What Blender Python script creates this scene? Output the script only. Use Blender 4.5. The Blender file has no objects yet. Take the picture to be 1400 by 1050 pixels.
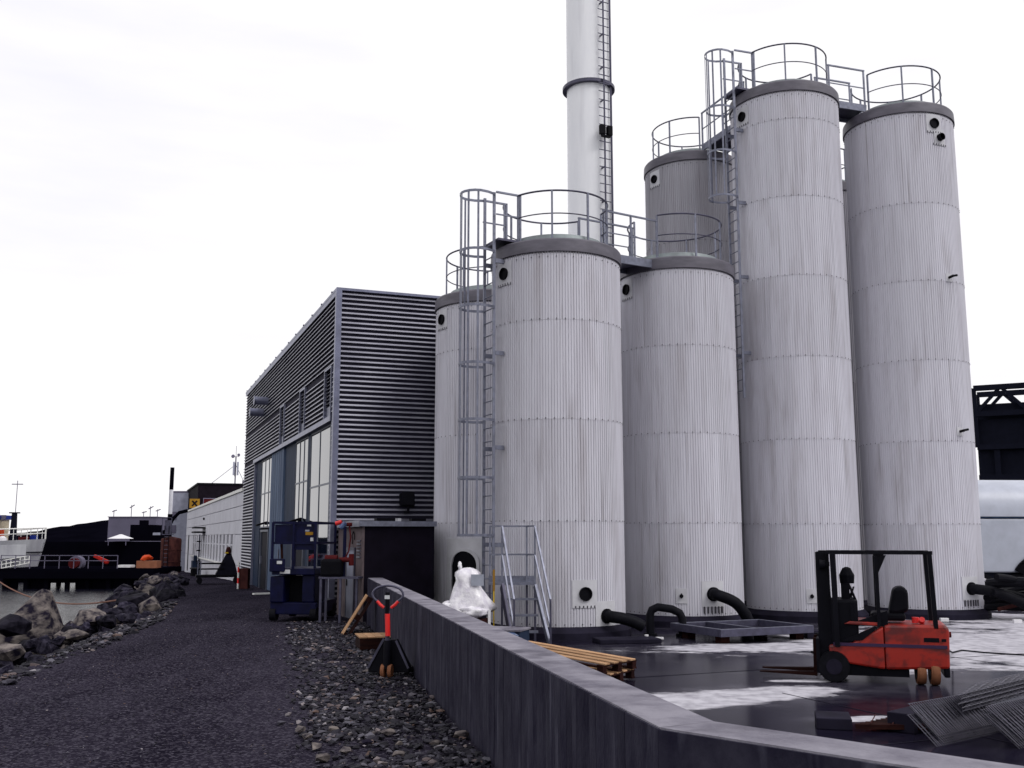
import bpy, bmesh, math, random
from mathutils import Vector, Matrix
random.seed(7)
R_ = math.radians
sc = bpy.context.scene
col = sc.collection

# ------------------------------------------------------------------ camera
CAM_H = 1.9
PITCH = math.atan(210 / 1390)
cam = bpy.data.cameras.new('camera')
cam.sensor_width = 36.0
cam.lens = 36.0 * 1390 / 1400
cam.clip_start = 0.1
cam.clip_end = 4000
camo = bpy.data.objects.new('camera', cam)
col.objects.link(camo)
camo.location = (0, 0, CAM_H)
camo.rotation_euler = (math.pi / 2 + PITCH, 0, 0)
sc.camera = camo

# ------------------------------------------------------------------ sky: bright overcast
SUN_EL, SUN_AZ = 47.0, 124.0       # azimuth clockwise from +Y
w = bpy.data.worlds.new('World')
sc.world = w
w.use_nodes = True
nt = w.node_tree
nt.nodes.clear()
out = nt.nodes.new('ShaderNodeOutputWorld')
bg = nt.nodes.new('ShaderNodeBackground')
bg.inputs['Strength'].default_value = 0.1
sky = nt.nodes.new('ShaderNodeTexSky')
sky.sky_type = 'NISHITA'
sky.sun_disc = False
sky.sun_elevation = R_(SUN_EL)
sky.sun_rotation = R_(SUN_AZ)
tc = nt.nodes.new('ShaderNodeTexCoord')
mp = nt.nodes.new('ShaderNodeMapping')
mp.inputs['Scale'].default_value = (1.3, 1.3, 7.0)
mp.inputs['Rotation'].default_value = (0.0, 0.05, 0.9)
nz = nt.nodes.new('ShaderNodeTexNoise')
nz.inputs['Scale'].default_value = 1.7
nz.inputs['Detail'].default_value = 5.0
nz.inputs['Roughness'].default_value = 0.55
rmp = nt.nodes.new('ShaderNodeValToRGB')
rmp.color_ramp.elements[0].position = 0.28
rmp.color_ramp.elements[0].color = (0.915, 0.905, 0.96, 1)
rmp.color_ramp.elements[1].position = 0.50
rmp.color_ramp.elements[1].color = (1.0, 0.985, 1.0, 1)
sclr = nt.nodes.new('ShaderNodeVectorMath')
sclr.operation = 'SCALE'
sclr.inputs[3].default_value = 10.8
mx = nt.nodes.new('ShaderNodeMix')
mx.data_type = 'RGBA'
mx.inputs[0].default_value = 0.95          # cloud cover
L = nt.links.new
L(tc.outputs['Generated'], mp.inputs['Vector'])
L(mp.outputs['Vector'], nz.inputs['Vector'])
L(nz.outputs['Fac'], rmp.inputs['Fac'])
L(rmp.outputs['Color'], sclr.inputs[0])
L(sky.outputs['Color'], mx.inputs[6])
L(sclr.outputs['Vector'], mx.inputs[7])
L(mx.outputs[2], bg.inputs['Color'])
L(bg.outputs['Background'], out.inputs['Surface'])

sun = bpy.data.lights.new('sun', 'SUN')
sun.energy = 1.35
sun.angle = R_(25)
sun.color = (1.0, 0.97, 0.94)
suno = bpy.data.objects.new('sun', sun)
col.objects.link(suno)
sd = Vector((math.sin(R_(SUN_AZ)) * math.cos(R_(SUN_EL)), math.cos(R_(SUN_AZ)) * math.cos(R_(SUN_EL)), math.sin(R_(SUN_EL))))
suno.rotation_euler = sd.to_track_quat('Z', 'Y').to_euler()

vs = sc.view_settings
vs.view_transform = 'Standard'
vs.look = 'None'
vs.exposure = 0.0
vs.gamma = 1.0
vs.use_curve_mapping = False
sc.render.engine = 'CYCLES'

# ------------------------------------------------------------------ survey helpers
_c, _s = math.cos(PITCH), math.sin(PITCH)
def _ray(u, v):
    x = (u - 700) / 1390
    y = (525 - v) / 1390
    return Vector((x, _c - y * _s, _s + y * _c))
def gnd(u, v, z=0.0):
    r = _ray(u, v)
    return Vector((0, 0, CAM_H)) + r * ((z - CAM_H) / r.z)
def at(u, v, Y):
    r = _ray(u, v)
    return Vector((0, 0, CAM_H)) + r * (Y / r.y)

# ------------------------------------------------------------------ materials
MATS = {}
def mat(name, colr, rough=0.6, metal=0.0, var=0.25, scale=3.0, bump=0.0, bscale=40.0, spec=0.5,
        col2=None, stretch=(1, 1, 1), rnd=0.0, coord='Object', lo=0.35, hi=0.65, detail=6.0):
    m = bpy.data.materials.new(name)
    m.use_nodes = True
    t = m.node_tree
    b = t.nodes['Principled BSDF']
    b.inputs['Roughness'].default_value = rough
    b.inputs['Metallic'].default_value = metal
    b.inputs['Specular IOR Level'].default_value = (spec if (spec != 0.5 or rough < 0.5 or metal > 0) else 0.06)
    tcn = t.nodes.new('ShaderNodeTexCoord')
    mpn = t.nodes.new('ShaderNodeMapping')
    mpn.inputs['Scale'].default_value = stretch
    t.links.new(tcn.outputs[coord], mpn.inputs['Vector'])
    if rnd or True:
        oi = t.nodes.new('ShaderNodeObjectInfo')
        ad = t.nodes.new('ShaderNodeVectorMath'); ad.operation = 'ADD'
        ml = t.nodes.new('ShaderNodeMath'); ml.operation = 'MULTIPLY'; ml.inputs[1].default_value = 37.0
        t.links.new(oi.outputs['Random'], ml.inputs[0])
        t.links.new(mpn.outputs['Vector'], ad.inputs[0])
        t.links.new(ml.outputs[0], ad.inputs[1])
    n = t.nodes.new('ShaderNodeTexNoise')
    n.inputs['Scale'].default_value = scale
    n.inputs['Detail'].default_value = detail
    n.inputs['Roughness'].default_value = 0.6
    t.links.new(ad.outputs[0], n.inputs['Vector'])
    r = t.nodes.new('ShaderNodeValToRGB')
    c2 = col2 if col2 else tuple(c * (1 - var) for c in colr)
    r.color_ramp.elements[0].position = lo
    r.color_ramp.elements[0].color = (*c2, 1)
    r.color_ramp.elements[1].position = hi
    r.color_ramp.elements[1].color = (*colr, 1)
    t.links.new(n.outputs['Fac'], r.inputs['Fac'])
    last = r.outputs['Color']
    if rnd:
        mr = t.nodes.new('ShaderNodeMapRange')
        mr.inputs[3].default_value = 1 - rnd
        mr.inputs[4].default_value = 1 + rnd
        t.links.new(oi.outputs['Random'], mr.inputs[0])
        sv = t.nodes.new('ShaderNodeVectorMath'); sv.operation = 'SCALE'
        t.links.new(last, sv.inputs[0])
        t.links.new(mr.outputs[0], sv.inputs[3])
        last = sv.outputs['Vector']
    t.links.new(last, b.inputs['Base Color'])
    if bump:
        n2 = t.nodes.new('ShaderNodeTexNoise')
        n2.inputs['Scale'].default_value = bscale
        n2.inputs['Detail'].default_value = 5
        t.links.new(ad.outputs[0], n2.inputs['Vector'])
        bp = t.nodes.new('ShaderNodeBump')
        bp.inputs['Strength'].default_value = bump
        bp.inputs['Distance'].default_value = 0.02
        t.links.new(n2.outputs['Fac'], bp.inputs['Height'])
        t.links.new(bp.outputs['Normal'], b.inputs['Normal'])
    MATS[name] = m
    return m

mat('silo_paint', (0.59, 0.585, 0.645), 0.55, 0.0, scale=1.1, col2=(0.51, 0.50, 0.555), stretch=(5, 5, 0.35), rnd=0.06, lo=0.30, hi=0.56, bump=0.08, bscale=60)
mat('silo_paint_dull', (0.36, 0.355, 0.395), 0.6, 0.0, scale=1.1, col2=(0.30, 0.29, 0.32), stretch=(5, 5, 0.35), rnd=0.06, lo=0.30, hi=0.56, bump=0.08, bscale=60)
def add_streaks(m, colr, lo, hi, amt, sc=(14, 14, 0.28)):
    """dirt runs: narrow vertical marks that start and stop"""
    t = m.node_tree; b = t.nodes['Principled BSDF']
    src = b.inputs['Base Color'].links[0].from_socket
    tcn = t.nodes.new('ShaderNodeTexCoord'); mpn = t.nodes.new('ShaderNodeMapping')
    mpn.inputs['Scale'].default_value = sc
    oi = t.nodes.new('ShaderNodeObjectInfo')
    t.links.new(tcn.outputs['Object'], mpn.inputs['Vector'])
    ml = t.nodes.new('ShaderNodeMath'); ml.operation = 'MULTIPLY'; ml.inputs[1].default_value = 61.0
    t.links.new(oi.outputs['Random'], ml.inputs[0])
    ad = t.nodes.new('ShaderNodeVectorMath'); ad.operation = 'ADD'
    t.links.new(mpn.outputs['Vector'], ad.inputs[0]); t.links.new(ml.outputs[0], ad.inputs[1])
    n = t.nodes.new('ShaderNodeTexNoise'); n.inputs['Scale'].default_value = 1.0; n.inputs['Detail'].default_value = 3
    t.links.new(ad.outputs[0], n.inputs['Vector'])
    r = t.nodes.new('ShaderNodeMapRange'); r.inputs[1].default_value = lo; r.inputs[2].default_value = hi; r.inputs[3].default_value = 0; r.inputs[4].default_value = amt
    t.links.new(n.outputs['Fac'], r.inputs[0])
    x = t.nodes.new('ShaderNodeMix'); x.data_type = 'RGBA'
    t.links.new(r.outputs[0], x.inputs[0]); t.links.new(src, x.inputs[6]); x.inputs[7].default_value = (*colr, 1)
    t.links.new(x.outputs[2], b.inputs['Base Color'])
add_streaks(MATS['silo_paint'], (0.17, 0.15, 0.16), 0.61, 0.76, 0.45)
add_streaks(MATS['silo_paint'], (0.27, 0.24, 0.25), 0.54, 0.74, 0.32, (2.2, 2.2, 0.5))
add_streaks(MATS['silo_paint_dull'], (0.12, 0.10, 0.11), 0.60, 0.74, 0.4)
mat('silo_plate', (0.57, 0.57, 0.61), 0.5, 0.0, var=0.15, scale=4)
mat('silo_core', (0.05, 0.045, 0.06), 0.8)
mat('rim_band', (0.120, 0.112, 0.142), 0.5, 0.1, scale=2.0, col2=(0.070, 0.065, 0.085), stretch=(1, 1, 3))
mat('silo_roof', (0.26, 0.30, 0.31), 0.5, 0.2, scale=2.5, col2=(0.17, 0.19, 0.20))
mat('plinth', (0.018, 0.016, 0.03), 0.7, var=0.4)
mat('galvanised', (0.19, 0.20, 0.265), 0.42, 0.45, var=0.35, scale=9)
mat('galvanised_dark', (0.075, 0.072, 0.12), 0.45, 0.35, var=0.4, scale=7)
mat('black', (0.005, 0.005, 0.008), 0.6, var=0.3)
mat('rubber', (0.008, 0.008, 0.012), 0.55, var=0.4, scale=12)
mat('screw', (0.05, 0.045, 0.06), 0.5, 0.3)
mat('chimney_white', (0.84, 0.85, 0.88), 0.4, scale=1.5, col2=(0.78, 0.79, 0.83), stretch=(2, 2, 0.4))
mat('steel_cladding', (0.29, 0.29, 0.345), 0.4, 0.5, scale=0.9, col2=(0.20, 0.20, 0.25), stretch=(1, 1, 1), detail=4)
mat('shade_backing', (0.028, 0.026, 0.044), 0.7, var=0.3, spec=0.03)  # near-black colour stands for the shade under the cladding ribs
mat('steel_trim', (0.20, 0.21, 0.30), 0.4, 0.6, var=0.3)
mat('facade_blue', (0.024, 0.038, 0.075), 0.6, 0.0, var=0.35, scale=4, stretch=(1, 1, 0.2))
mat('panel_blue', (0.10, 0.14, 0.22), 0.6, 0.0, scale=3, col2=(0.055, 0.08, 0.14), stretch=(1, 1, 0.15), rnd=0.12)
mat('mullion', (0.10, 0.115, 0.16), 0.45, 0.3, var=0.2)
mat('glass', (0.006, 0.010, 0.022), 0.03, 0.0, var=0.2, spec=1.0)
MATS['glass'].node_tree.nodes['Principled BSDF'].inputs['IOR'].default_value = 1.75
mat('door_dark', (0.008, 0.008, 0.016), 0.6)
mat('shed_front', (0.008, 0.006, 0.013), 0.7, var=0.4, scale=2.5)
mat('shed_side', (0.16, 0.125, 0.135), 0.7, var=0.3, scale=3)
mat('white_render', (0.60, 0.60, 0.66), 0.75, var=0.12, scale=1.2)
mat('sill_white', (0.8, 0.8, 0.78), 0.6, var=0.1)
mat('dark_brown_wall', (0.009, 0.006, 0.011), 0.8, var=0.4)
mat('rust', (0.085, 0.030, 0.026), 0.8, scale=3, col2=(0.03, 0.010, 0.012), stretch=(1, 1, 0.5))
mat('far_grey', (0.14, 0.13, 0.19), 0.8, var=0.2, scale=0.3)
mat('far_black', (0.003, 0.0028, 0.006), 0.9, var=0.4, scale=0.2, spec=0.0)
mat('far_pale', (0.33, 0.34, 0.43), 0.7, var=0.2)
mat('wall_side_shaded', (0.044, 0.042, 0.062), 0.75, scale=2.2, col2=(0.010, 0.0085, 0.022), stretch=(1.5, 1.5, 0.9), rnd=0.09, bump=0.35, bscale=22, lo=0.32, hi=0.74)  # shade of the upright faces is put into this tone, top kept paler
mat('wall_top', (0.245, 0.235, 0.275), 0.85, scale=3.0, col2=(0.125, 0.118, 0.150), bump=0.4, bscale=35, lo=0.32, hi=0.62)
mat('rock', (0.040, 0.036, 0.055), 0.8, scale=4.5, col2=(0.004, 0.0035, 0.009), bump=1.0, bscale=7, rnd=0.6, lo=0.40, hi=0.68)
mat('rock_pale', (0.19, 0.165, 0.155), 0.8, scale=4.0, col2=(0.012, 0.010, 0.020), bump=1.0, bscale=7, rnd=0.3, lo=0.40, hi=0.62, stretch=(1, 1, 1.6))
mat('wood', (0.50, 0.32, 0.19), 0.7, scale=3, col2=(0.30, 0.16, 0.085), stretch=(1, 9, 9), rnd=0.25)
mat('wood_dark', (0.030, 0.010, 0.008), 0.75, scale=3, col2=(0.014, 0.005, 0.006), stretch=(1, 9, 9), rnd=0.3)
mat('fork_red', (0.31, 0.013, 0.006), 0.42, 0.0, scale=6, col2=(0.14, 0.008, 0.006), lo=0.34, hi=0.52)
mat('fork_black', (0.006, 0.006, 0.010), 0.5, var=0.3)
mat('fork_stripe', (0.05, 0.03, 0.07), 0.5)
mat('hub_brown', (0.26, 0.11, 0.06), 0.6, var=0.3, scale=8)
mat('grip_red', (0.72, 0.02, 0.02), 0.4, var=0.15)
mat('wrap', (0.86, 0.85, 0.88), 0.18, scale=7, col2=(0.62, 0.59, 0.68), bump=0.7, bscale=13)
mat('label_grey', (0.33, 0.35, 0.42), 0.5)
mat('white_paint', (0.78, 0.77, 0.80), 0.5, var=0.15)
mat('yellow', (0.70, 0.48, 0.02), 0.5, var=0.2)
mat('ochre', (0.30, 0.16, 0.02), 0.6, var=0.2)
mat('lift_blue', (0.0035, 0.0045, 0.034), 0.45, var=0.5, scale=5, spec=0.12)
mat('plastic_blue', (0.10, 0.16, 0.32), 0.3, col2=(0.03, 0.04, 0.09), scale=8)
mat('orange', (0.55, 0.06, 0.012), 0.5, var=0.3)
mat('red_far', (0.42, 0.02, 0.015), 0.6)
mat('red_dull', (0.085, 0.010, 0.012), 0.6, var=0.4)
mat('ship_white', (0.46, 0.47, 0.50), 0.5, col2=(0.30, 0.30, 0.34), scale=0.8, stretch=(1, 1, 0.3))
mat('ship_dark', (0.006, 0.006, 0.014), 0.6)
mat('ship_blue', (0.015, 0.03, 0.22), 0.5)
mat('ship_cream', (0.52, 0.45, 0.34), 0.6)
mat('tank_white', (0.48, 0.51, 0.60), 0.4, var=0.12)
mat('truss', (0.006, 0.007, 0.016), 0.6)
mat('wire', (0.085, 0.080, 0.115), 0.45, 0.4, var=0.5, scale=6)
mat('rope_mat', (0.24, 0.13, 0.10), 0.9)
mat('box_tan', (0.30, 0.12, 0.07), 0.7)
mat('sticker', (0.62, 0.63, 0.66), 0.5)

add_streaks(MATS['wall_side_shaded'], (0.12, 0.12, 0.16), 0.58, 0.78, 0.55, (7, 7, 1.1))
add_streaks(MATS['wall_top'], (0.06, 0.055, 0.075), 0.56, 0.72, 0.6, (2.5, 2.5, 2.5))
add_streaks(MATS['fork_red'], (0.05, 0.008, 0.01), 0.54, 0.70, 0.8, (3, 3, 6))
add_streaks(MATS['chimney_white'], (0.62, 0.62, 0.66), 0.55, 0.75, 0.5, (4, 4, 0.3))

# -- gravel road: dark, slightly lavender, fine bright grit
def ground_mat(name, base, dark, grit, gscale):
    m = bpy.data.materials.new(name); m.use_nodes = True
    t = m.node_tree; b = t.nodes['Principled BSDF']
    b.inputs['Roughness'].default_value = 0.85
    b.inputs['Specular IOR Level'].default_value = 0.0
    tcn = t.nodes.new('ShaderNodeTexCoord')
    n = t.nodes.new('ShaderNodeTexNoise'); n.inputs['Scale'].default_value = 0.45; n.inputs['Detail'].default_value = 8; n.inputs['Roughness'].default_value = 0.62
    mpn = t.nodes.new('ShaderNodeMapping'); mpn.inputs['Scale'].default_value = (1.6, 0.38, 1.0); mpn.inputs['Rotation'].default_value = (0, 0, -0.26)
    t.links.new(tcn.outputs['Object'], mpn.inputs['Vector'])
    t.links.new(mpn.outputs['Vector'], n.inputs['Vector'])
    r = t.nodes.new('ShaderNodeValToRGB')
    r.color_ramp.elements[0].position = 0.36; r.color_ramp.elements[0].color = (*dark, 1)
    r.color_ramp.elements[1].position = 0.66; r.color_ramp.elements[1].color = (*base, 1)
    t.links.new(n.outputs['Fac'], r.inputs['Fac'])
    v = t.nodes.new('ShaderNodeTexVoronoi'); v.inputs['Scale'].default_value = gscale
    t.links.new(tcn.outputs['Object'], v.inputs['Vector'])
    sx = t.nodes.new('ShaderNodeSeparateColor')
    t.links.new(v.outputs['Color'], sx.inputs[0])
    g = t.nodes.new('ShaderNodeValToRGB')
    g.color_ramp.elements[0].position = 0.55; g.color_ramp.elements[0].color = (0, 0, 0, 1)
    g.color_ramp.elements[1].position = 1.0; g.color_ramp.elements[1].color = (1, 1, 1, 1)
    t.links.new(sx.outputs[0], g.inputs['Fac'])
    mxn = t.nodes.new('ShaderNodeMix'); mxn.data_type = 'RGBA'
    t.links.new(g.outputs['Color'], mxn.inputs[0])
    t.links.new(r.outputs['Color'], mxn.inputs[6])
    mxn.inputs[7].default_value = (*grit, 1)
    t.links.new(mxn.outputs[2], b.inputs['Base Color'])
    bp = t.nodes.new('ShaderNodeBump'); bp.inputs['Strength'].default_value = 0.8; bp.inputs['Distance'].default_value = 0.015
    t.links.new(v.outputs['Distance'], bp.inputs['Height'])
    t.links.new(bp.outputs['Normal'], b.inputs['Normal'])
    MATS[name] = m
ground_mat('road_gravel', (0.031, 0.027, 0.041), (0.009, 0.0075, 0.014), (0.072, 0.066, 0.088), 40)
ground_mat('soil_dark', (0.016, 0.013, 0.024), (0.006, 0.005, 0.012), (0.04, 0.036, 0.05), 30)
ground_mat('ground_plain', (0.06, 0.055, 0.07), (0.03, 0.028, 0.04), (0.09, 0.085, 0.10), 6)

# -- rubble stones: colour by island
def rubble_mat():
    m = bpy.data.materials.new('rubble'); m.use_nodes = True
    t = m.node_tree; b = t.nodes['Principled BSDF']
    b.inputs['Roughness'].default_value = 0.75
    b.inputs['Specular IOR Level'].default_value = 0.3
    ge = t.nodes.new('ShaderNodeNewGeometry')
    r = t.nodes.new('ShaderNodeValToRGB')
    e = r.color_ramp.elements
    e[0].position = 0.0; e[0].color = (0.004, 0.0035, 0.008, 1)
    e[1].position = 1.0; e[1].color = (0.26, 0.245, 0.27, 1)
    for p, c in ((0.55, (0.011, 0.009, 0.018)), (0.76, (0.034, 0.031, 0.047)), (0.90, (0.11, 0.105, 0.13)), (0.96, (0.10, 0.062, 0.05))):
        q = e.new(p); q.color = (*c, 1)
    t.links.new(ge.outputs['Random Per Island'], r.inputs['Fac'])
    t.links.new(r.outputs['Color'], b.inputs['Base Color'])
    MATS['rubble'] = m
rubble_mat()

# -- yard slab: wet concrete with dry, pale patches
def yard_mat():
    m = bpy.data.materials.new('yard_concrete'); m.use_nodes = True
    t = m.node_tree; b = t.nodes['Principled BSDF']
    N = t.nodes.new; K = t.links.new
    geo = N('ShaderNodeNewGeometry')
    n1 = N('ShaderNodeTexNoise'); n1.inputs['Scale'].default_value = 0.9; n1.inputs['Detail'].default_value = 7; n1.inputs['Roughness'].default_value = 0.65
    mpn = N('ShaderNodeMapping'); mpn.inputs['Scale'].default_value = (0.8, 1.3, 1.0)
    K(geo.outputs['Position'], mpn.inputs['Vector']); K(mpn.outputs['Vector'], n1.inputs['Vector'])
    # dry patches: where the slab stands slightly proud and has drained
    patches = [(2.95, 13.75, 1.75, 0.55, 0.42), (4.8, 19.7, 2.3, 0.85, 0.10), (9.8, 20.0, 4.2, 3.9, 0.35), (4.05, 12.05, 0.55, 0.17, 0.1),
               (14.5, 24.0, 5.0, 4.0, 0.3), (4.3, 15.2, 0.5, 0.16, 0.1)]
    last = None
    for (x, y, ax, ay, rot) in patches:
        mm = N('ShaderNodeMapping'); mm.vector_type = 'TEXTURE'
        mm.inputs['Location'].default_value = (x, y, -0.15)
        mm.inputs['Rotation'].default_value = (0, 0, rot)
        mm.inputs['Scale'].default_value = (ax, ay, 1)
        K(geo.outputs['Position'], mm.inputs['Vector'])
        ln = N('ShaderNodeVectorMath'); ln.operation = 'LENGTH'
        K(mm.outputs['Vector'], ln.inputs[0])
        if last is None: last = ln.outputs['Value']
        else:
            mi = N('ShaderNodeMath'); mi.operation = 'MINIMUM'
            K(last, mi.inputs[0]); K(ln.outputs['Value'], mi.inputs[1]); last = mi.outputs[0]
    ns = N('ShaderNodeMapRange'); ns.inputs[1].default_value = 0.25; ns.inputs[2].default_value = 0.75; ns.inputs[3].default_value = -0.75; ns.inputs[4].default_value = 0.75
    K(n1.outputs['Fac'], ns.inputs[0])
    ad = N('ShaderNodeMath'); ad.operation = 'ADD'; K(last, ad.inputs[0]); K(ns.outputs[0], ad.inputs[1])
    mask = N('ShaderNodeMapRange'); mask.inputs[1].default_value = 0.84; mask.inputs[2].default_value = 1.12; mask.inputs[3].default_value = 1; mask.inputs[4].default_value = 0
    K(ad.outputs[0], mask.inputs[0])
    n2 = N('ShaderNodeTexNoise'); n2.inputs['Scale'].default_value = 5; n2.inputs['Detail'].default_value = 6
    K(geo.outputs['Position'], n2.inputs['Vector'])
    dry = N('ShaderNodeValToRGB'); dry.color_ramp.elements[0].position = 0.3; dry.color_ramp.elements[0].color = (0.27, 0.26, 0.30, 1); dry.color_ramp.elements[1].position = 0.6; dry.color_ramp.elements[1].color = (0.50, 0.49, 0.54, 1)
    K(n2.outputs['Fac'], dry.inputs['Fac'])
    wet = N('ShaderNodeValToRGB'); wet.color_ramp.elements[0].position = 0.35; wet.color_ramp.elements[0].color = (0.006, 0.005, 0.012, 1); wet.color_ramp.elements[1].position = 0.7; wet.color_ramp.elements[1].color = (0.015, 0.013, 0.025, 1)
    K(n1.outputs['Fac'], wet.inputs['Fac'])
    damp = N('ShaderNodeMapRange'); damp.inputs[1].default_value = 0.9; damp.inputs[2].default_value = 2.1; damp.inputs[3].default_value = 0.75; damp.inputs[4].default_value = 0.0
    K(ad.outputs[0], damp.inputs[0])
    dm = N('ShaderNodeMix'); dm.data_type = 'RGBA'
    n3 = N('ShaderNodeTexNoise'); n3.inputs['Scale'].default_value = 2.3; n3.inputs['Detail'].default_value = 8; n3.inputs['Roughness'].default_value = 0.7
    K(mpn.outputs['Vector'], n3.inputs['Vector'])
    n3r = N('ShaderNodeMapRange'); n3r.inputs[1].default_value = 0.38; n3r.inputs[2].default_value = 0.66
    K(n3.outputs['Fac'], n3r.inputs[0])
    dmul = N('ShaderNodeMath'); dmul.operation = 'MULTIPLY'
    K(damp.outputs[0], dmul.inputs[0]); K(n3r.outputs[0], dmul.inputs[1])
    K(dmul.outputs[0], dm.inputs[0]); K(wet.outputs['Color'], dm.inputs[6]); dm.inputs[7].default_value = (0.105, 0.10, 0.125, 1)
    mxn = N('ShaderNodeMix'); mxn.data_type = 'RGBA'
    K(mask.outputs[0], mxn.inputs[0]); K(dm.outputs[2], mxn.inputs[6]); K(dry.outputs['Color'], mxn.inputs[7])
    K(mxn.outputs[2], b.inputs['Base Color'])
    rr = N('ShaderNodeMapRange'); rr.inputs[3].default_value = 0.16; rr.inputs[4].default_value = 0.85
    K(mask.outputs[0], rr.inputs[0]); K(rr.outputs[0], b.inputs['Roughness'])
    sp = N('ShaderNodeMapRange'); sp.inputs[3].default_value = 0.016; sp.inputs[4].default_value = 0.15
    K(mask.outputs[0], sp.inputs[0]); K(sp.outputs[0], b.inputs['Specular IOR Level'])
    bp = N('ShaderNodeBump'); bp.inputs['Strength'].default_value = 0.05; bp.inputs['Distance'].default_value = 0.01
    K(n2.outputs['Fac'], bp.inputs['Height']); K(bp.outputs['Normal'], b.inputs['Normal'])
    MATS['yard_concrete'] = m
yard_mat()

def water_mat():
    m = bpy.data.materials.new('sea'); m.use_nodes = True
    t = m.node_tree; b = t.nodes['Principled BSDF']
    b.inputs['Base Color'].default_value = (0.005, 0.005, 0.010, 1)
    b.inputs['Roughness'].default_value = 0.18
    b.inputs['Specular IOR Level'].default_value = 0.05
    tcn = t.nodes.new('ShaderNodeTexCoord')
    mpn = t.nodes.new('ShaderNodeMapping'); mpn.inputs['Scale'].default_value = (0.7, 1.6, 1)
    n = t.nodes.new('ShaderNodeTexNoise'); n.inputs['Scale'].default_value = 2.2; n.inputs['Detail'].default_value = 4
    t.links.new(tcn.outputs['Object'], mpn.inputs['Vector']); t.links.new(mpn.outputs['Vector'], n.inputs['Vector'])
    bp = t.nodes.new('ShaderNodeBump'); bp.inputs['Strength'].default_value = 0.7; bp.inputs['Distance'].default_value = 0.12
    t.links.new(n.outputs['Fac'], bp.inputs['Height']); t.links.new(bp.outputs['Normal'], b.inputs['Normal'])
    MATS['sea'] = m
water_mat()

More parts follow.
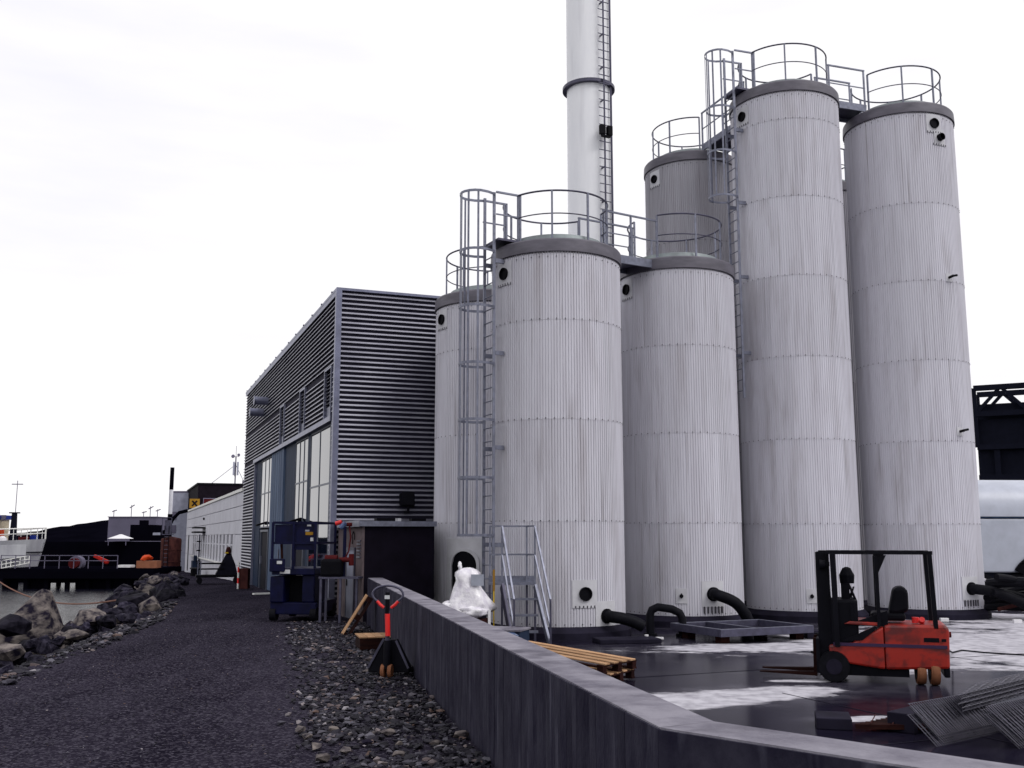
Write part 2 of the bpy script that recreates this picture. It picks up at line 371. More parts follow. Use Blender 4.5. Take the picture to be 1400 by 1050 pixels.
# ------------------------------------------------------------------ mesh builder
class MB:
    def __init__(s): s.v = []; s.f = []
    def add(s, vs, fs):
        o = len(s.v)
        s.v += [tuple(p) for p in vs]
        s.f += [tuple(i + o for i in f) for f in fs]
        return s
    def box(s, c, d, rot=None):
        c = Vector(c); h = [x / 2 for x in d]
        vs = []
        for sx in (-1, 1):
            for sy in (-1, 1):
                for sz in (-1, 1):
                    p = Vector((sx * h[0], sy * h[1], sz * h[2]))
                    if rot is not None: p = rot @ p
                    vs.append(c + p)
        return s.add(vs, [(0, 1, 3, 2), (4, 6, 7, 5), (0, 4, 5, 1), (2, 3, 7, 6), (0, 2, 6, 4), (1, 5, 7, 3)])
    def bb(s, x0, x1, y0, y1, z0, z1):
        return s.box(((x0 + x1) / 2, (y0 + y1) / 2, (z0 + z1) / 2), (x1 - x0, y1 - y0, z1 - z0))
    def bar(s, p0, p1, w, h):
        p0, p1 = Vector(p0), Vector(p1)
        d = (p1 - p0)
        L_ = d.length
        x = d.normalized()
        up = Vector((0, 0, 1)) if abs(x.z) < 0.95 else Vector((0, 1, 0))
        y = up.cross(x).normalized(); z = x.cross(y)
        m = Matrix((x, y, z)).transposed()
        return s.box((p0 + p1) / 2, (L_, w, h), m)
    def cyl(s, p0, p1, r0, r1=None, n=10, caps=True):
        r1 = r0 if r1 is None else r1
        p0, p1 = Vector(p0), Vector(p1)
        x = (p1 - p0).normalized()
        up = Vector((0, 0, 1)) if abs(x.z) < 0.9 else Vector((0, 1, 0))
        a = up.cross(x).normalized(); b = x.cross(a)
        vs = []
        for (p, r) in ((p0, r0), (p1, r1)):
            for i in range(n):
                t = 2 * math.pi * i / n
                vs.append(p + a * math.cos(t) * r + b * math.sin(t) * r)
        fs = [(i, (i + 1) % n, n + (i + 1) % n, n + i) for i in range(n)]
        if caps: fs += [tuple(range(n))[::-1], tuple(range(n, 2 * n))]
        return s.add(vs, fs)
    def tube(s, path, r, n=6, closed=False):
        P = [Vector(p) for p in path]; N = len(P)
        vs = []; prev = None
        for i in range(N):
            if closed: d = P[(i + 1) % N] - P[i - 1]
            else: d = P[min(i + 1, N - 1)] - P[max(i - 1, 0)]
            d.normalize()
            if prev is None:
                up = Vector((0, 0, 1)) if abs(d.z) < 0.9 else Vector((0, 1, 0))
                a = up.cross(d).normalized()
            else:
                a = (prev - d * prev.dot(d)).normalized()
            prev = a
            b = d.cross(a)
            rr = r[i] if isinstance(r, (list, tuple)) else r
            for k in range(n):
                t = 2 * math.pi * k / n
                vs.append(P[i] + a * math.cos(t) * rr + b * math.sin(t) * rr)
        fs = []
        for i in range(N if closed else N - 1):
            j = (i + 1) % N
            for k in range(n):
                fs.append((i * n + k, i * n + (k + 1) % n, j * n + (k + 1) % n, j * n + k))
        if not closed:
            fs += [tuple(range(n))[::-1], tuple((N - 1) * n + k for k in range(n))]
        return s.add(vs, fs)
    def lathe(s, prof, n=32, c=(0, 0, 0), caps=True):
        vs = []
        for (r, z) in prof:
            for k in range(n):
                t = 2 * math.pi * k / n
                vs.append((c[0] + r * math.cos(t), c[1] + r * math.sin(t), c[2] + z))
        fs = []
        for i in range(len(prof) - 1):
            for k in range(n):
                fs.append((i * n + k, i * n + (k + 1) % n, (i + 1) * n + (k + 1) % n, (i + 1) * n + k))
        if caps: fs += [tuple(range(n))[::-1], tuple((len(prof) - 1) * n + k for k in range(n))]
        return s.add(vs, fs)
    def prism(s, poly, vec):
        n = len(poly); vec = Vector(vec)
        vs = [Vector(p) for p in poly] + [Vector(p) + vec for p in poly]
        fs = [tuple(range(n))[::-1], tuple(range(n, 2 * n))] + [(i, (i + 1) % n, n + (i + 1) % n, n + i) for i in range(n)]
        return s.add(vs, fs)
    def hull(s, pts):
        bm = bmesh.new()
        for p in pts: bm.verts.new(p)
        bmesh.ops.convex_hull(bm, input=bm.verts)
        bm.verts.index_update()
        used = [v for v in bm.verts if v.link_faces]
        ix = {v: i for i, v in enumerate(used)}
        s.add([v.co for v in used], [[ix[v] for v in f.verts] for f in bm.faces])
        bm.free()
        return s
    def mesh(s, name, material, smooth=35, fixn=True):
        me = bpy.data.meshes.new(name)
        me.from_pydata(s.v, [], s.f)
        if fixn:
            bm = bmesh.new(); bm.from_mesh(me)
            bmesh.ops.recalc_face_normals(bm, faces=bm.faces)
            bm.to_mesh(me); bm.free()
        me.materials.append(MATS[material])
        if smooth:
            me.polygons.foreach_set('use_smooth', [True] * len(me.polygons))
            me.set_sharp_from_angle(angle=R_(smooth))
        me.update()
        return me
    def build(s, name, material, parent=None, smooth=35, bev=0, fixn=True):
        return obj(name, s.mesh(name, material, smooth, fixn), parent, bev)

SMALL = {'screw_row', 'plate_screws', 'drip_edge', 'slot_row', 'long_wires', 'cross_wires', 'cladding_slats'}
def obj(name, me, parent=None, bev=0):
    o = bpy.data.objects.new(name, me)
    col.objects.link(o)
    if parent is not None: o.parent = parent
    if name in SMALL: o['kind'] = 'stuff'
    if bev:
        b = o.modifiers.new('bevel', 'BEVEL'); b.width = bev; b.segments = 2; b.limit_method = 'ANGLE'
    return o
def tag(o, label, cat, group=None):
    o['label'] = label; o['category'] = cat
    if group: o['group'] = group
    return o
def thing(name, label, cat, loc=(0, 0, 0), rz=0.0, group=None):
    o = bpy.data.objects.new(name, None)
    o.empty_display_size = 0.2
    col.objects.link(o)
    o.location = loc; o.rotation_euler = (0, 0, rz)
    return tag(o, label, cat, group)
def struct(o):
    o['kind'] = 'structure'; return o
def stuff(o):
    o['kind'] = 'stuff'; return o
def arc(c, r, a0, a1, n, z):
    return [(c[0] + r * math.cos(a0 + (a1 - a0) * i / n), c[1] + r * math.sin(a0 + (a1 - a0) * i / n), z) for i in range(n + 1)]
from mathutils import noise as MN

# ------------------------------------------------------------------ terrain
def interp(pts, y):
    if y <= pts[0][0]: return pts[0][1]
    for (a, b), (c, d) in zip(pts, pts[1:]):
        if y <= c: return b + (d - b) * (y - a) / (c - a)
    return pts[-1][1]
SHORE = [(-12, -6.2), (8, -6.4), (14.1, -7.0), (18.9, -7.6), (24.8, -8.6), (33, -10.9), (41, -13.6), (52, -17.6), (64, -21.6), (90, -31), (125, -46)]
CX, CY = -4.62, 26.5                               # near corner of the steel hall
W0 = (0.70, 5.06); WD = (-0.2114, 0.9774)          # bund wall outer line
def right_x(y):
    if y < 24.5: return W0[0] + WD[0] / WD[1] * (y - W0[1]) + 0.16
    return max(-60, CX - 0.3806 * (y - CY)) + 0.4
def gz(y): return 0.0 if y < 44 else -0.021 * (y - 44)

m = MB(); rows = [-8 + 1.0 * i for i in range(134)]; NC = 44
for y in rows:
    x0 = interp(SHORE, y); x1 = right_x(y) if y > 4.9 else 6.0 - 0.0 * y
    for k in range(NC + 1):
        x = x0 + (x1 - x0) * k / NC
        z = gz(y) + 0.035 * MN.noise(Vector((x * 0.5, y * 0.4, 0))) - 0.02
        m.v.append((x, y, z))
for i in range(len(rows) - 1):
    for k in range(NC):
        a = i * (NC + 1) + k
        m.f.append((a, a + 1, a + NC + 2, a + NC + 1))
struct(m.build('gravel_road', 'road_gravel', smooth=180, fixn=False))
m = MB(); NC = 7
for y in rows:
    x0 = interp(SHORE, y) + 0.05
    for k in range(NC + 1):
        x = x0 - 4.6 * k / NC
        z = gz(y) - 0.02 - 2.6 * (k / NC) ** 1.2 + 0.12 * MN.noise(Vector((x, y, 3)))* (1 if k else 0)
        m.v.append((x, y, z))
for i in range(len(rows) - 1):
    for k in range(NC):
        a = i * (NC + 1) + k
        m.f.append((a, a + NC + 1, a + NC + 2, a + 1))
struct(m.build('shore_embankment', 'soil_dark', smooth=180, fixn=False))

m = MB(); m.add([(-900, -60, -1.05), (60, -60, -1.05), (60, 900, -1.05), (-900, 900, -1.05)], [(0, 1, 2, 3)])
struct(m.build('water', 'sea', smooth=0))
m = MB(); m.add([(0.85, 5.25, -0.15), (10, -4.0, -0.15), (60, -4, -0.15), (60, 52, -0.15), (-12, 52, -0.15), (-6.0, 27.6, -0.15), (-3.25, 24.0, -0.15)], [tuple(range(7))])
struct(m.build('concrete_yard', 'yard_concrete', smooth=0))
for k, (xa, ya, xb, yb) in enumerate(((1.2, 9.5, 16.0, 15.9), (-0.6, 14.5, 15.0, 21.2), (6.2, 8.0, 3.6, 14.0), (9.6, 13.5, 6.9, 19.8))):
    a_ = Vector((xa, ya, -0.146)); b_ = Vector((xb, yb, -0.146))
    struct(MB().bar(a_, b_, 0.014, 0.003).build('yard_joint', 'plinth', smooth=0))
m = MB(); m.add([(3, -60, -0.3), (900, -60, -0.3), (900, 900, -0.3), (-200, 900, -3.0), (-45, 126, -2.2), (-6.5, 30, -0.3), (-3.3, 24, -0.3), (0.9, 5, -0.3)], [tuple(range(8))])
struct(m.build('ground', 'ground_plain', smooth=0))
m = MB(); NX = 160; NY = 10
for j in range(NY + 1):
    for i in range(NX + 1):
        x = -260 + 260 * i / NX; y = 175 + 12 * j
        prof = interp([(-260, 0.6), (-150, 1.2), (-105, 2.2), (-96, 3.6), (-88, 5.0), (-79, 5.9), (-70, 5.6), (-55, 3.0), (0, 1.0)], x)
        z = -1.9 + (prof + 1.9) * min(1, j / 3) + (0.8 * MN.noise(Vector((x * 0.16, y * 0.1, 1))) + 0.4 * MN.noise(Vector((x * 0.6, y * 0.3, 5)))) * min(1, j / 2)
        m.v.append((x, y, z))
for j in range(NY):
    for i in range(NX):
        a = j * (NX + 1) + i
        m.f.append((a, a + 1, a + NX + 2, a + NX + 1))
struct(m.build('hill', 'far_black', smooth=180, fixn=False))

# ------------------------------------------------------------------ bund wall
WZ = 1.0; TH = 0.33
wl = thing('concrete_wall', 'low board-marked concrete wall bounding the wet yard, turning right in front', 'wall', (W0[0], W0[1], 0))
Wd = Vector((WD[0], WD[1], 0)); Wn = Vector((WD[1], -WD[0], 0))     # Wn points into the yard
D2 = Vector((0.722, -0.692, 0)); N2 = Vector((0.692, 0.722, 0))
LEN1, LEN2 = 18.75, 8.0
def wall_run(d, n, L_, in0):
    """core + coping as one body; in0 = inner offset of the mitre along d"""
    z0, z1 = -0.5, WZ
    o = Vector((0, 0, 0))
    P = [o + n * 0.012, d * L_ + n * 0.012, d * L_ + n * TH, d * in0 + n * TH]
    return [(p.x, p.y, z0) for p in P], z1 - z0
# mitre inner point
A = Matrix(((Wd.x, -D2.x), (Wd.y, -D2.y)))
rhs = Vector((N2.x * TH - Wn.x * TH, N2.y * TH - Wn.y * TH))
sol = A.inverted() @ rhs
for (d, n, L_, i0) in ((Wd, Wn, LEN1, sol[0]), (D2, N2, LEN2, sol[1])):
    poly, h = wall_run(d, n, L_, i0)
    c_ = MB().prism(poly, (0, 0, h - 0.03)).build('wall_core', 'wall_side_shaded', wl, smooth=0)
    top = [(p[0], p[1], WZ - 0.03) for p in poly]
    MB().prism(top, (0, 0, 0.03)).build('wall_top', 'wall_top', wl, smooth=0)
rb = random.Random(3)
for (d, n, L_) in ((Wd, Wn, LEN1), (D2, N2, LEN2)):
    t = 0.0
    ang = math.atan2(d.y, d.x)
    while t < L_ - 0.02:
        wd = rb.choice((0.10, 0.125, 0.125, 0.15, 0.19, 0.25)) if L_ > 10 else rb.choice((0.7, 0.9, 1.2))
        wd = min(wd, L_ - t)
        out_ = rb.uniform(0.0, 0.004)
        m = MB()
        a = d * (t + 0.0012); b = d * (t + wd - 0.0012)
        q = n * (0.0125)
        p = [a + q, a - n * out_, b - n * out_, b + q]
        m.prism([(v.x, v.y, -0.3) for v in p], (0, 0, WZ + 0.3 - 0.006 - rb.uniform(0, 0.004)))
        m.build('formwork_board', 'wall_side_shaded', wl, smooth=0)
        t += wd

# ------------------------------------------------------------------ silos
SR = 1.46; NR = 150; NS = 10
def sheet_mesh(h, matname, cache={}):
    k = (round(h, 3), matname)
    if k in cache: return cache[k]
    m = MB(); per = NR // NS; pts = []
    for i in range(per):
        for fr, g in ((0, 0), (0.60, 0), (0.70, 1), (0.90, 1)):
            pts.append(((i + fr) / per, g))
    pts.append((1.0, 0))
    span = 2 * math.pi / NS
    for (z, dr) in ((0, 0.0025), (h, -0.0015)):
        for (fr, g) in pts:
            a = -span / 2 + span * fr
            r = SR + dr - 0.016 * g
            m.v.append((r * math.cos(a), r * math.sin(a), z))
    n = len(pts)
    m.f = [(i, i + 1, n + i + 1, n + i) for i in range(n - 1)]
    cache[k] = m.mesh('cladding_sheet', matname, smooth=30, fixn=False)
    return cache[k]
def screw_mesh(cache={}):
    if 0 in cache: return cache[0]
    m = MB()
    for i in range(0, NR, 3):
        a = 2 * math.pi * (i + 0.33) / NR
        rot = Matrix.Rotation(a, 3, 'Z')
        m.box(rot @ Vector((SR + 0.006, 0, 0)), (0.014, 0.018, 0.018), rot)
    cache[0] = m.mesh('screw_row', 'screw', smooth=0)
    return cache[0]
def curved_plate(phi, z, w_, h_, r, th=0.012, n=4):
    m = MB(); a = R_(phi); da = w_ / r / 2
    for zz in (z - h_ / 2, z + h_ / 2):
        for rr in (r, r + th):
            for i in range(n + 1):
                t = a - da + 2 * da * i / n
                m.v.append((rr * math.cos(t), rr * math.sin(t), zz))
    k = n + 1
    for i in range(n):
        m.f += [(i, i + 1, k + i + 1, k + i), (k + i, k + i + 1, 3 * k + i + 1, 3 * k + i), (2 * k + i, 3 * k + i, 3 * k + i + 1, 2 * k + i + 1), (i, 2 * k + i, 2 * k + i + 1, i + 1)]
    m.f += [(0, k, 3 * k, 2 * k), (n, 2 * k + n, 3 * k + n, k + n)]
    return m
def rad(phi, r, z): return Vector((r * math.cos(R_(phi)), r * math.sin(R_(phi)), z))
def port(s, phi, z, r=0.135, pw=0.46, ph=0.52, depth=0.06):
    """round vent: plate with a dark pipe stub"""
    pl = curved_plate(phi, z, pw, ph, SR + 0.004).build('port_plate', 'silo_plate', s)
    m = MB()
    p0, p1 = rad(phi, SR - 0.02, z), rad(phi, SR + depth, z)
    n = 20
    m.cyl(p0, p1, r, r, n, caps=False)
    m.cyl(p0, p1, r * 0.86, r * 0.86, n, caps=False)
    x = (p1 - p0).normalized(); up = Vector((0, 0, 1)); a = up.cross(x).normalized(); b = x.cross(a)
    vs = []
    for rr in (r, r * 0.86):
        for i in range(n):
            t = 2 * math.pi * i / n; vs.append(p1 + a * math.cos(t) * rr + b * math.sin(t) * rr)
    m.add(vs, [(i, (i + 1) % n, n + (i + 1) % n, n + i) for i in range(n)])
    m.cyl(rad(phi, SR + 0.017, z), rad(phi, SR + 0.02, z), r * 0.88, None, n)
    m.build('port_pipe', 'black', s)
    m = MB()
    for k in range(6):
        rot = Matrix.Rotation(R_(phi), 3, 'Z')
        q = rad(phi + (k - 2.5) * 3.3, SR + 0.018, z - ph / 2 + 0.02)
        m.box(q, (0.01, 0.022, 0.045), rot)
    m.build('plate_screws', 'screw', s, smooth=0)
def guard(s, z, gap, r=1.2, a_off=0):
    """ring rail with a gap (list of (phi, half-width deg))"""
    g = obj('guard_rail', None, s)
    g.empty_display_size = 0.2
    cuts = sorted(((p - h) % 360, (p + h) % 360) for p, h in gap)
    arcs = []
    for i in range(len(cuts)):
        st = cuts[i][1]; en = cuts[(i + 1) % len(cuts)][0]
        if en <= st: en += 360
        arcs.append((st, en))
    for st, en in arcs:
        n = max(6, int((en - st) / 6))
        MB().tube(arc((0, 0), r, R_(st), R_(en), n, z + 1.1), 0.021, 6).build('top_rail', 'galvanised_dark', g)
        MB().tube(arc((0, 0), r, R_(st), R_(en), n, z + 0.58), 0.014, 6).build('mid_rail', 'galvanised_dark', g)
        k = max(1, round((en - st) / 45))
        for i in range(k + 1):
            p = st + (en - st) * i / k
            q = rad(p, r, 0)
            MB().box((q.x, q.y, z + 0.53), (0.04, 0.04, 1.14), Matrix.Rotation(R_(p), 3, 'Z')).build('post', 'galvanised', g, smooth=0)
def silo(pos, rim, label, gap, paint='silo_paint', zoff=0.0, rot=0):
    s = thing('silo', label, 'silo', (pos[0], pos[1], 0), 0, 'corrugated silos in the yard')
    MB().lathe([(SR + 0.12, -0.2), (SR + 0.12, -0.02), (SR + 0.02, 0.10), (SR - 0.06, 0.10)], 64).build('plinth', 'plinth', s)
    MB().lathe([(SR - 0.045, 0.0), (SR - 0.045, rim)], 64).build('tank_shell', 'silo_core', s)
    z = 0.10; ci = 0
    while z < rim - 0.05:
        h = min(2.13, rim - z)
        if rim - z - h < 0.5: h = rim - z
        me = sheet_mesh(h, paint)
        for k in range(NS):
            o = obj('cladding_sheet', me, s)
            o.location = (0, 0, z); o.rotation_euler = (0, 0, 2 * math.pi * k / NS + (ci % 2) * 7 * 2 * math.pi / NR + rot)
        for zz in ([z + 0.05] if ci == 0 else [z + 0.02]) + ([z + h - 0.13] if z + h > rim - 0.01 else []):
            o = obj('screw_row', screw_mesh(), s); o.location = (0, 0, zz)
            o.rotation_euler = (0, 0, (ci % 2) * 7 * 2 * math.pi / NR + rot)
        z += h; ci += 1
    n = 64
    MB().lathe([(SR - 0.05, rim - 0.02), (SR + 0.035, rim - 0.02), (SR + 0.035, rim + 0.02), (SR + 0.025, rim + 0.24), (SR + 0.0, rim + 0.275), (SR - 0.2, rim + 0.29)], n, caps=False).build('rim_band', 'rim_band', s, smooth=20)
    MB().lathe([(SR - 0.13, rim + 0.288), (1.14, rim + 0.31), (1.10, rim + 0.47), (1.0, rim + 0.50), (0.35, rim + 0.55), (0.3, rim + 0.62), (0.02, rim + 0.64)], n).build('roof', 'silo_roof', s)
    # drip edge of small tabs under the band
    m = MB()
    for i in range(NR):
        a = 2 * math.pi * (i + 0.83) / NR + rot
        rotm = Matrix.Rotation(a, 3, 'Z')
        m.box(rotm @ Vector((SR + 0.004, 0, rim - 0.035)), (0.012, 0.028, 0.03), rotm)
    m.build('drip_edge', 'screw', s, smooth=0)
    guard(s, rim + 0.33, gap)
    return s

S1p, S2p, S3p, T1p, T2p, T3p, T4p = (1.0, 22.6), (4.21, 25.5), (-0.52, 26.0), (7.6, 27.0), (11.0, 27.6), (5.7, 31.0), (9.9, 31.6)
def bearing(a, b): return math.degrees(math.atan2(b[1] - a[1], b[0] - a[0]))
b12 = bearing(S1p, S2p); bt12 = bearing(T1p, T2p); bt31 = bearing(T3p, T1p)
s1 = silo(S1p, 8.0, 'short pale corrugated silo nearest the camera, behind the steel steps', [(208, 16), (b12, 18)], rot=0.1)
s2 = silo(S2p, 8.42, 'short pale corrugated silo between the nearest silo and the tall ones', [(b12 + 180, 18)], rot=0.23)
s3 = silo(S3p, 7.72, 'short silo with dark arched opening beside the dark steel hall', [(300, 20)], paint='silo_paint', rot=0.05)
t1 = silo(T1p, 13.68, 'tallest silo, standing in the middle with caged ladder', [(198, 16), (bt12, 22)], rot=0.31)
t2 = silo(T2p, 13.33, 'tall corrugated silo at the far right beside the tank trailer', [(bt12 + 180, 22)], rot=0.17)
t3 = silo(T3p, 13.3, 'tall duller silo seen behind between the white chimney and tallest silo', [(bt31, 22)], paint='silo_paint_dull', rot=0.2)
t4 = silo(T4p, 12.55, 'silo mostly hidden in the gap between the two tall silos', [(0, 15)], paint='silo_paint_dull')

port(s1, -142.7, 7.62); port(s1, -70.1, 0.76, r=0.14, pw=0.56, ph=0.56)
port(s2, -154.9, 8.05); port(s3, -148.3, 7.36); port(t1, -153.5, 13.25); port(t3, -150.1, 12.9, r=0.13)
port(t2, -72.8, 13.0, r=0.14); port(t2, -66.5, 12.62, r=0.1, pw=0.36, ph=0.44, depth=0.12)
def outlet(s, phi, z, pts, r=0.13):
    curved_plate(phi, z, 0.56, 0.6, SR + 0.004).build('outlet_plate', 'silo_plate', s)
    P = [rad(phi, SR, z), rad(phi, SR + 0.22, z - 0.01)] + [Vector(p) for p in pts]
    # smooth by subdividing
    Q = []
    for i in range(len(P) - 1):
        for k in range(4):
            t = k / 4
            a = P[max(i - 1, 0)]; b = P[i]; c = P[i + 1]; d = P[min(i + 2, len(P) - 1)]
            Q.append(0.5 * ((2 * b) + (c - a) * t + (2 * a - 5 * b + 4 * c - d) * t * t + (3 * b - a - 3 * c + d) * t ** 3))
    Q.append(P[-1])
    MB().tube(Q, r, 14).build('outlet_pipe', 'rubber', s)
    MB().cyl(rad(phi, SR + 0.01, z), rad(phi, SR + 0.06, z), r * 1.25, None, 20).build('flange', 'black', s)
    m = MB()
    for k in range(6):
        m.box(rad(phi + (k - 2.5) * 3.6, SR + 0.02, z - 0.36), (0.02, 0.03, 0.16), Matrix.Rotation(R_(phi), 3, 'Z'))
    m.build('slot_row', 'screw', s, smooth=0)
outlet(s2, -71.5, 0.60, [rad(-60, SR + 0.40, 0.42), rad(-52, SR + 0.48, 0.1), rad(-50, SR + 0.48, -0.12)])
outlet(s1, -50, 0.30, [rad(-45, SR + 0.34, 0.26), rad(-40, SR + 0.5, 0.19), rad(-36, SR + 0.62, 0.10)], r=0.12)
outlet(t2, -64, 0.62, [rad(-56, SR + 0.5, 0.55), rad(-48, SR + 0.9, 0.35), rad(-42, SR + 1.3, 0.1)])
for (s, phi, z) in ((s2, -100.9, 0.56), (t1, -98.3, 0.47)):
    pl = curved_plate(phi, z, 0.26, 0.34, SR + 0.004).build('valve_plate', 'silo_plate', s)
    m = MB(); m.cyl(rad(phi, SR, z), rad(phi, SR + 0.07, z), 0.045, None, 12); m.cyl(rad(phi, SR + 0.05, z - 0.05), rad(phi, SR + 0.05, z + 0.06), 0.014, None, 8)
    m.build('sample_valve', 'black', s)
for (phi, z) in ((-66.1, 8.72), (-64.9, 4.62)):
    m = MB(); m.cyl(rad(phi, SR, z), rad(phi, SR + 0.16, z + 0.02), 0.035, None, 10); m.cyl(rad(phi, SR + 0.12, z + 0.02), rad(phi + 5, SR + 0.16, z + 0.05), 0.03, None, 8)
    curved_plate(phi, z, 0.2, 0.22, SR + 0.004).build('probe_plate', 'silo_plate', t2)
    m.build('level_probe', 'black', t2)
# arched doorway of the silo beside the hall
dz = -0.0
m = MB(); a0 = -115.5; pts = []
for (dx, zz) in [(-0.33, -0.05), (-0.33, 1.25)] + [(-0.33 * math.cos(R_(t)), 1.25 + 0.33 * math.sin(R_(t))) for t in range(15, 180, 15)] + [(0.33, 1.25), (0.33, -0.05)]:
    pts.append((dx, zz))
def doorp(dx, zz, r): return rad(a0 + math.degrees(dx / SR), r, zz)
n = len(pts)
inner = MB()
for i in range(13):
    dx = -0.33 + 0.66 * i / 12
    inner.v += [doorp(dx, -0.05, SR + 0.018), doorp(dx, 1.25 + math.sqrt(max(0, 0.33 ** 2 - dx * dx)), SR + 0.018)]
inner.f = [(2 * i, 2 * i + 2, 2 * i + 3, 2 * i + 1) for i in range(12)]
inner.build('door_opening', 'black', s3, smooth=0)
m.v = [doorp(x, z, SR + 0.05) for x, z in pts] + [doorp(x * 1.2, z + (0.07 if z > 0.2 else 0), SR + 0.05) for x, z in pts] + [doorp(x, z, SR) for x, z in pts] + [doorp(x * 1.2, z + (0.07 if z > 0.2 else 0), SR) for x, z in pts]
for i in range(n - 1):
    m.f += [(i, i + 1, n + i + 1, n + i), (i, 2 * n + i, 2 * n + i + 1, i + 1), (n + i, n + i + 1, 3 * n + i + 1, 3 * n + i)]
m.build('door_frame', 'silo_plate', s3)
curved_plate(a0, 0.88, 1.05, 2.0, SR + 0.003, 0.008, 8).build('door_plate', 'silo_plate', s3)

# ------------------------------------------------------------------ ladders with cages
def ladder(pos, phi, z0, z1, roof, cz, label, cage_top):
    t = thing('caged_ladder', label, 'ladder', (pos[0] + (SR + 0.24) * math.cos(R_(phi)), pos[1] + (SR + 0.24) * math.sin(R_(phi)), 0), R_(phi))
    for y in (-0.23, 0.23):
        MB().bb(-0.03, 0.03, y - 0.018, y + 0.018, z0, z1).build('stile', 'galvanised', t, smooth=0)
    k = z0 + 0.2
    while k < roof + 0.1:
        MB().cyl((0, -0.23, k), (0, 0.23, k), 0.014, None, 6).build('rung', 'galvanised', t)
        k += 0.29
    hp = [(0, -0.26), (0.2, -0.34)] + [(0.33 + 0.36 * math.cos(R_(a)), 0.36 * math.sin(R_(a))) for a in range(-80, 81, 20)] + [(0.2, 0.34), (0, 0.26)]
    for z in cz:
        m = MB()
        for (a, b) in zip(hp, hp[1:]): m.bar((a[0], a[1], z), (b[0], b[1], z), 0.012, 0.055)
        m.build('cage_hoop', 'galvanised', t, smooth=0)
    for a in (-72, -36, 0, 36, 72):
        x, y = 0.33 + 0.35 * math.cos(R_(a)), 0.35 * math.sin(R_(a))
        MB().box((x, y, (min(cz) + cage_top) / 2), (0.012, 0.045, cage_top - min(cz)), Matrix.Rotation(R_(a), 3, 'Z')).build('cage_bar', 'galvanised', t, smooth=0)
    z = z0 + 1.2
    while z < roof - 0.2:
        for y in (-0.23, 0.23): MB().bar((-0.03, y, z), (-0.24, y, z), 0.05, 0.09).build('wall_bracket', 'galvanised', t, smooth=0)
        z += 2.05
    # landing and gate frame at the top
    MB().bb(-0.75, -0.04, -0.36, 0.36, roof - 0.02, roof + 0.03).build('landing', 'galvanised_dark', t, smooth=0)
    for y in (-0.33, 0.33):
        m = MB(); m.bb(-0.62, -0.58, y - 0.02, y + 0.02, roof + 0.03, z1); m.bb(-0.62, 0.0, y - 0.02, y + 0.02, z1 - 0.04, z1); m.bb(-0.58, 0, y - 0.012, y + 0.012, roof + 0.55, roof + 0.58)
        m.build('gate_frame', 'galvanised', t, smooth=0)
    return t
ladder(S1p, 208, 0.55, 9.45, 8.36, [1.95, 3.15, 4.38, 5.6, 6.85, 8.1, 9.4], 'galvanised caged ladder climbing the left side of the nearest silo', 9.4)
ladder(T1p, 198, 5.5, 15.12, 14.0, [10.95, 12.2, 13.45, 15.05], 'galvanised caged ladder high on the left side of the tallest silo', 15.05)

# ------------------------------------------------------------------ walkways between silo tops
def walkway(a, b, za, zb, label, wd=0.8, rails=True):
    a, b = Vector(a), Vector(b)
    d = (b - a); L_ = d.length; ang = math.atan2(d.y, d.x)
    t = thing('walkway', label, 'walkway', (a.x, a.y, za), ang)
    x0, x1 = 1.17, L_ - 1.17
    sl = (zb - za) / L_
    def z(x): return sl * x
    P = lambda x, y, zz: (x, y, z(x) + zz)
    MB().bar(P(x0, 0, 0.02), P(x1, 0, 0.02), wd, 0.05).build('deck', 'galvanised_dark', t, smooth=0)
    for y in (-wd / 2, wd / 2):
        MB().bar(P(x0, y, -0.02), P(x1, y, -0.02), 0.05, 0.2).build('edge_beam', 'galvanised', t, smooth=0)
        MB().bar(P(x0, y, 1.1), P(x1, y, 1.1), 0.04, 0.04).build('top_rail', 'galvanised', t, smooth=0)
        MB().bar(P(x0, y, 0.58), P(x1, y, 0.58), 0.025, 0.025).build('mid_rail', 'galvanised', t, smooth=0)
        n = max(1, round((x1 - x0) / 0.9))
        for i in range(n + 1):
            x = x0 + 0.03 + (x1 - x0 - 0.06) * i / n
            MB().bar(P(x, y, 0), P(x, y, 1.1), 0.04, 0.04).build('post', 'galvanised', t, smooth=0)
    return t
walkway(S1p, S2p, 8.34, 8.68, 'short railed walkway joining the two low silo tops')
walkway(T1p, T2p, 13.98, 13.7, 'railed walkway joining the tops of the two tall silos on the right')
walkway(T3p, T1p, 13.65, 13.98, 'railed walkway behind the caged ladder, joining the dull silo to the tallest', rails=True)
# hook pipes on the hidden silo
m = MB()
for zz in (12.3, 11.7):
    m.tube([rad(-40, SR, zz), rad(-40, SR + 0.15, zz), rad(-40, SR + 0.24, zz + 0.1), rad(-40, SR + 0.24, zz + 0.3), rad(-40, SR + 0.12, zz + 0.38)], 0.04, 8)
m.build('vent_pipe', 'galvanised_dark', t4)

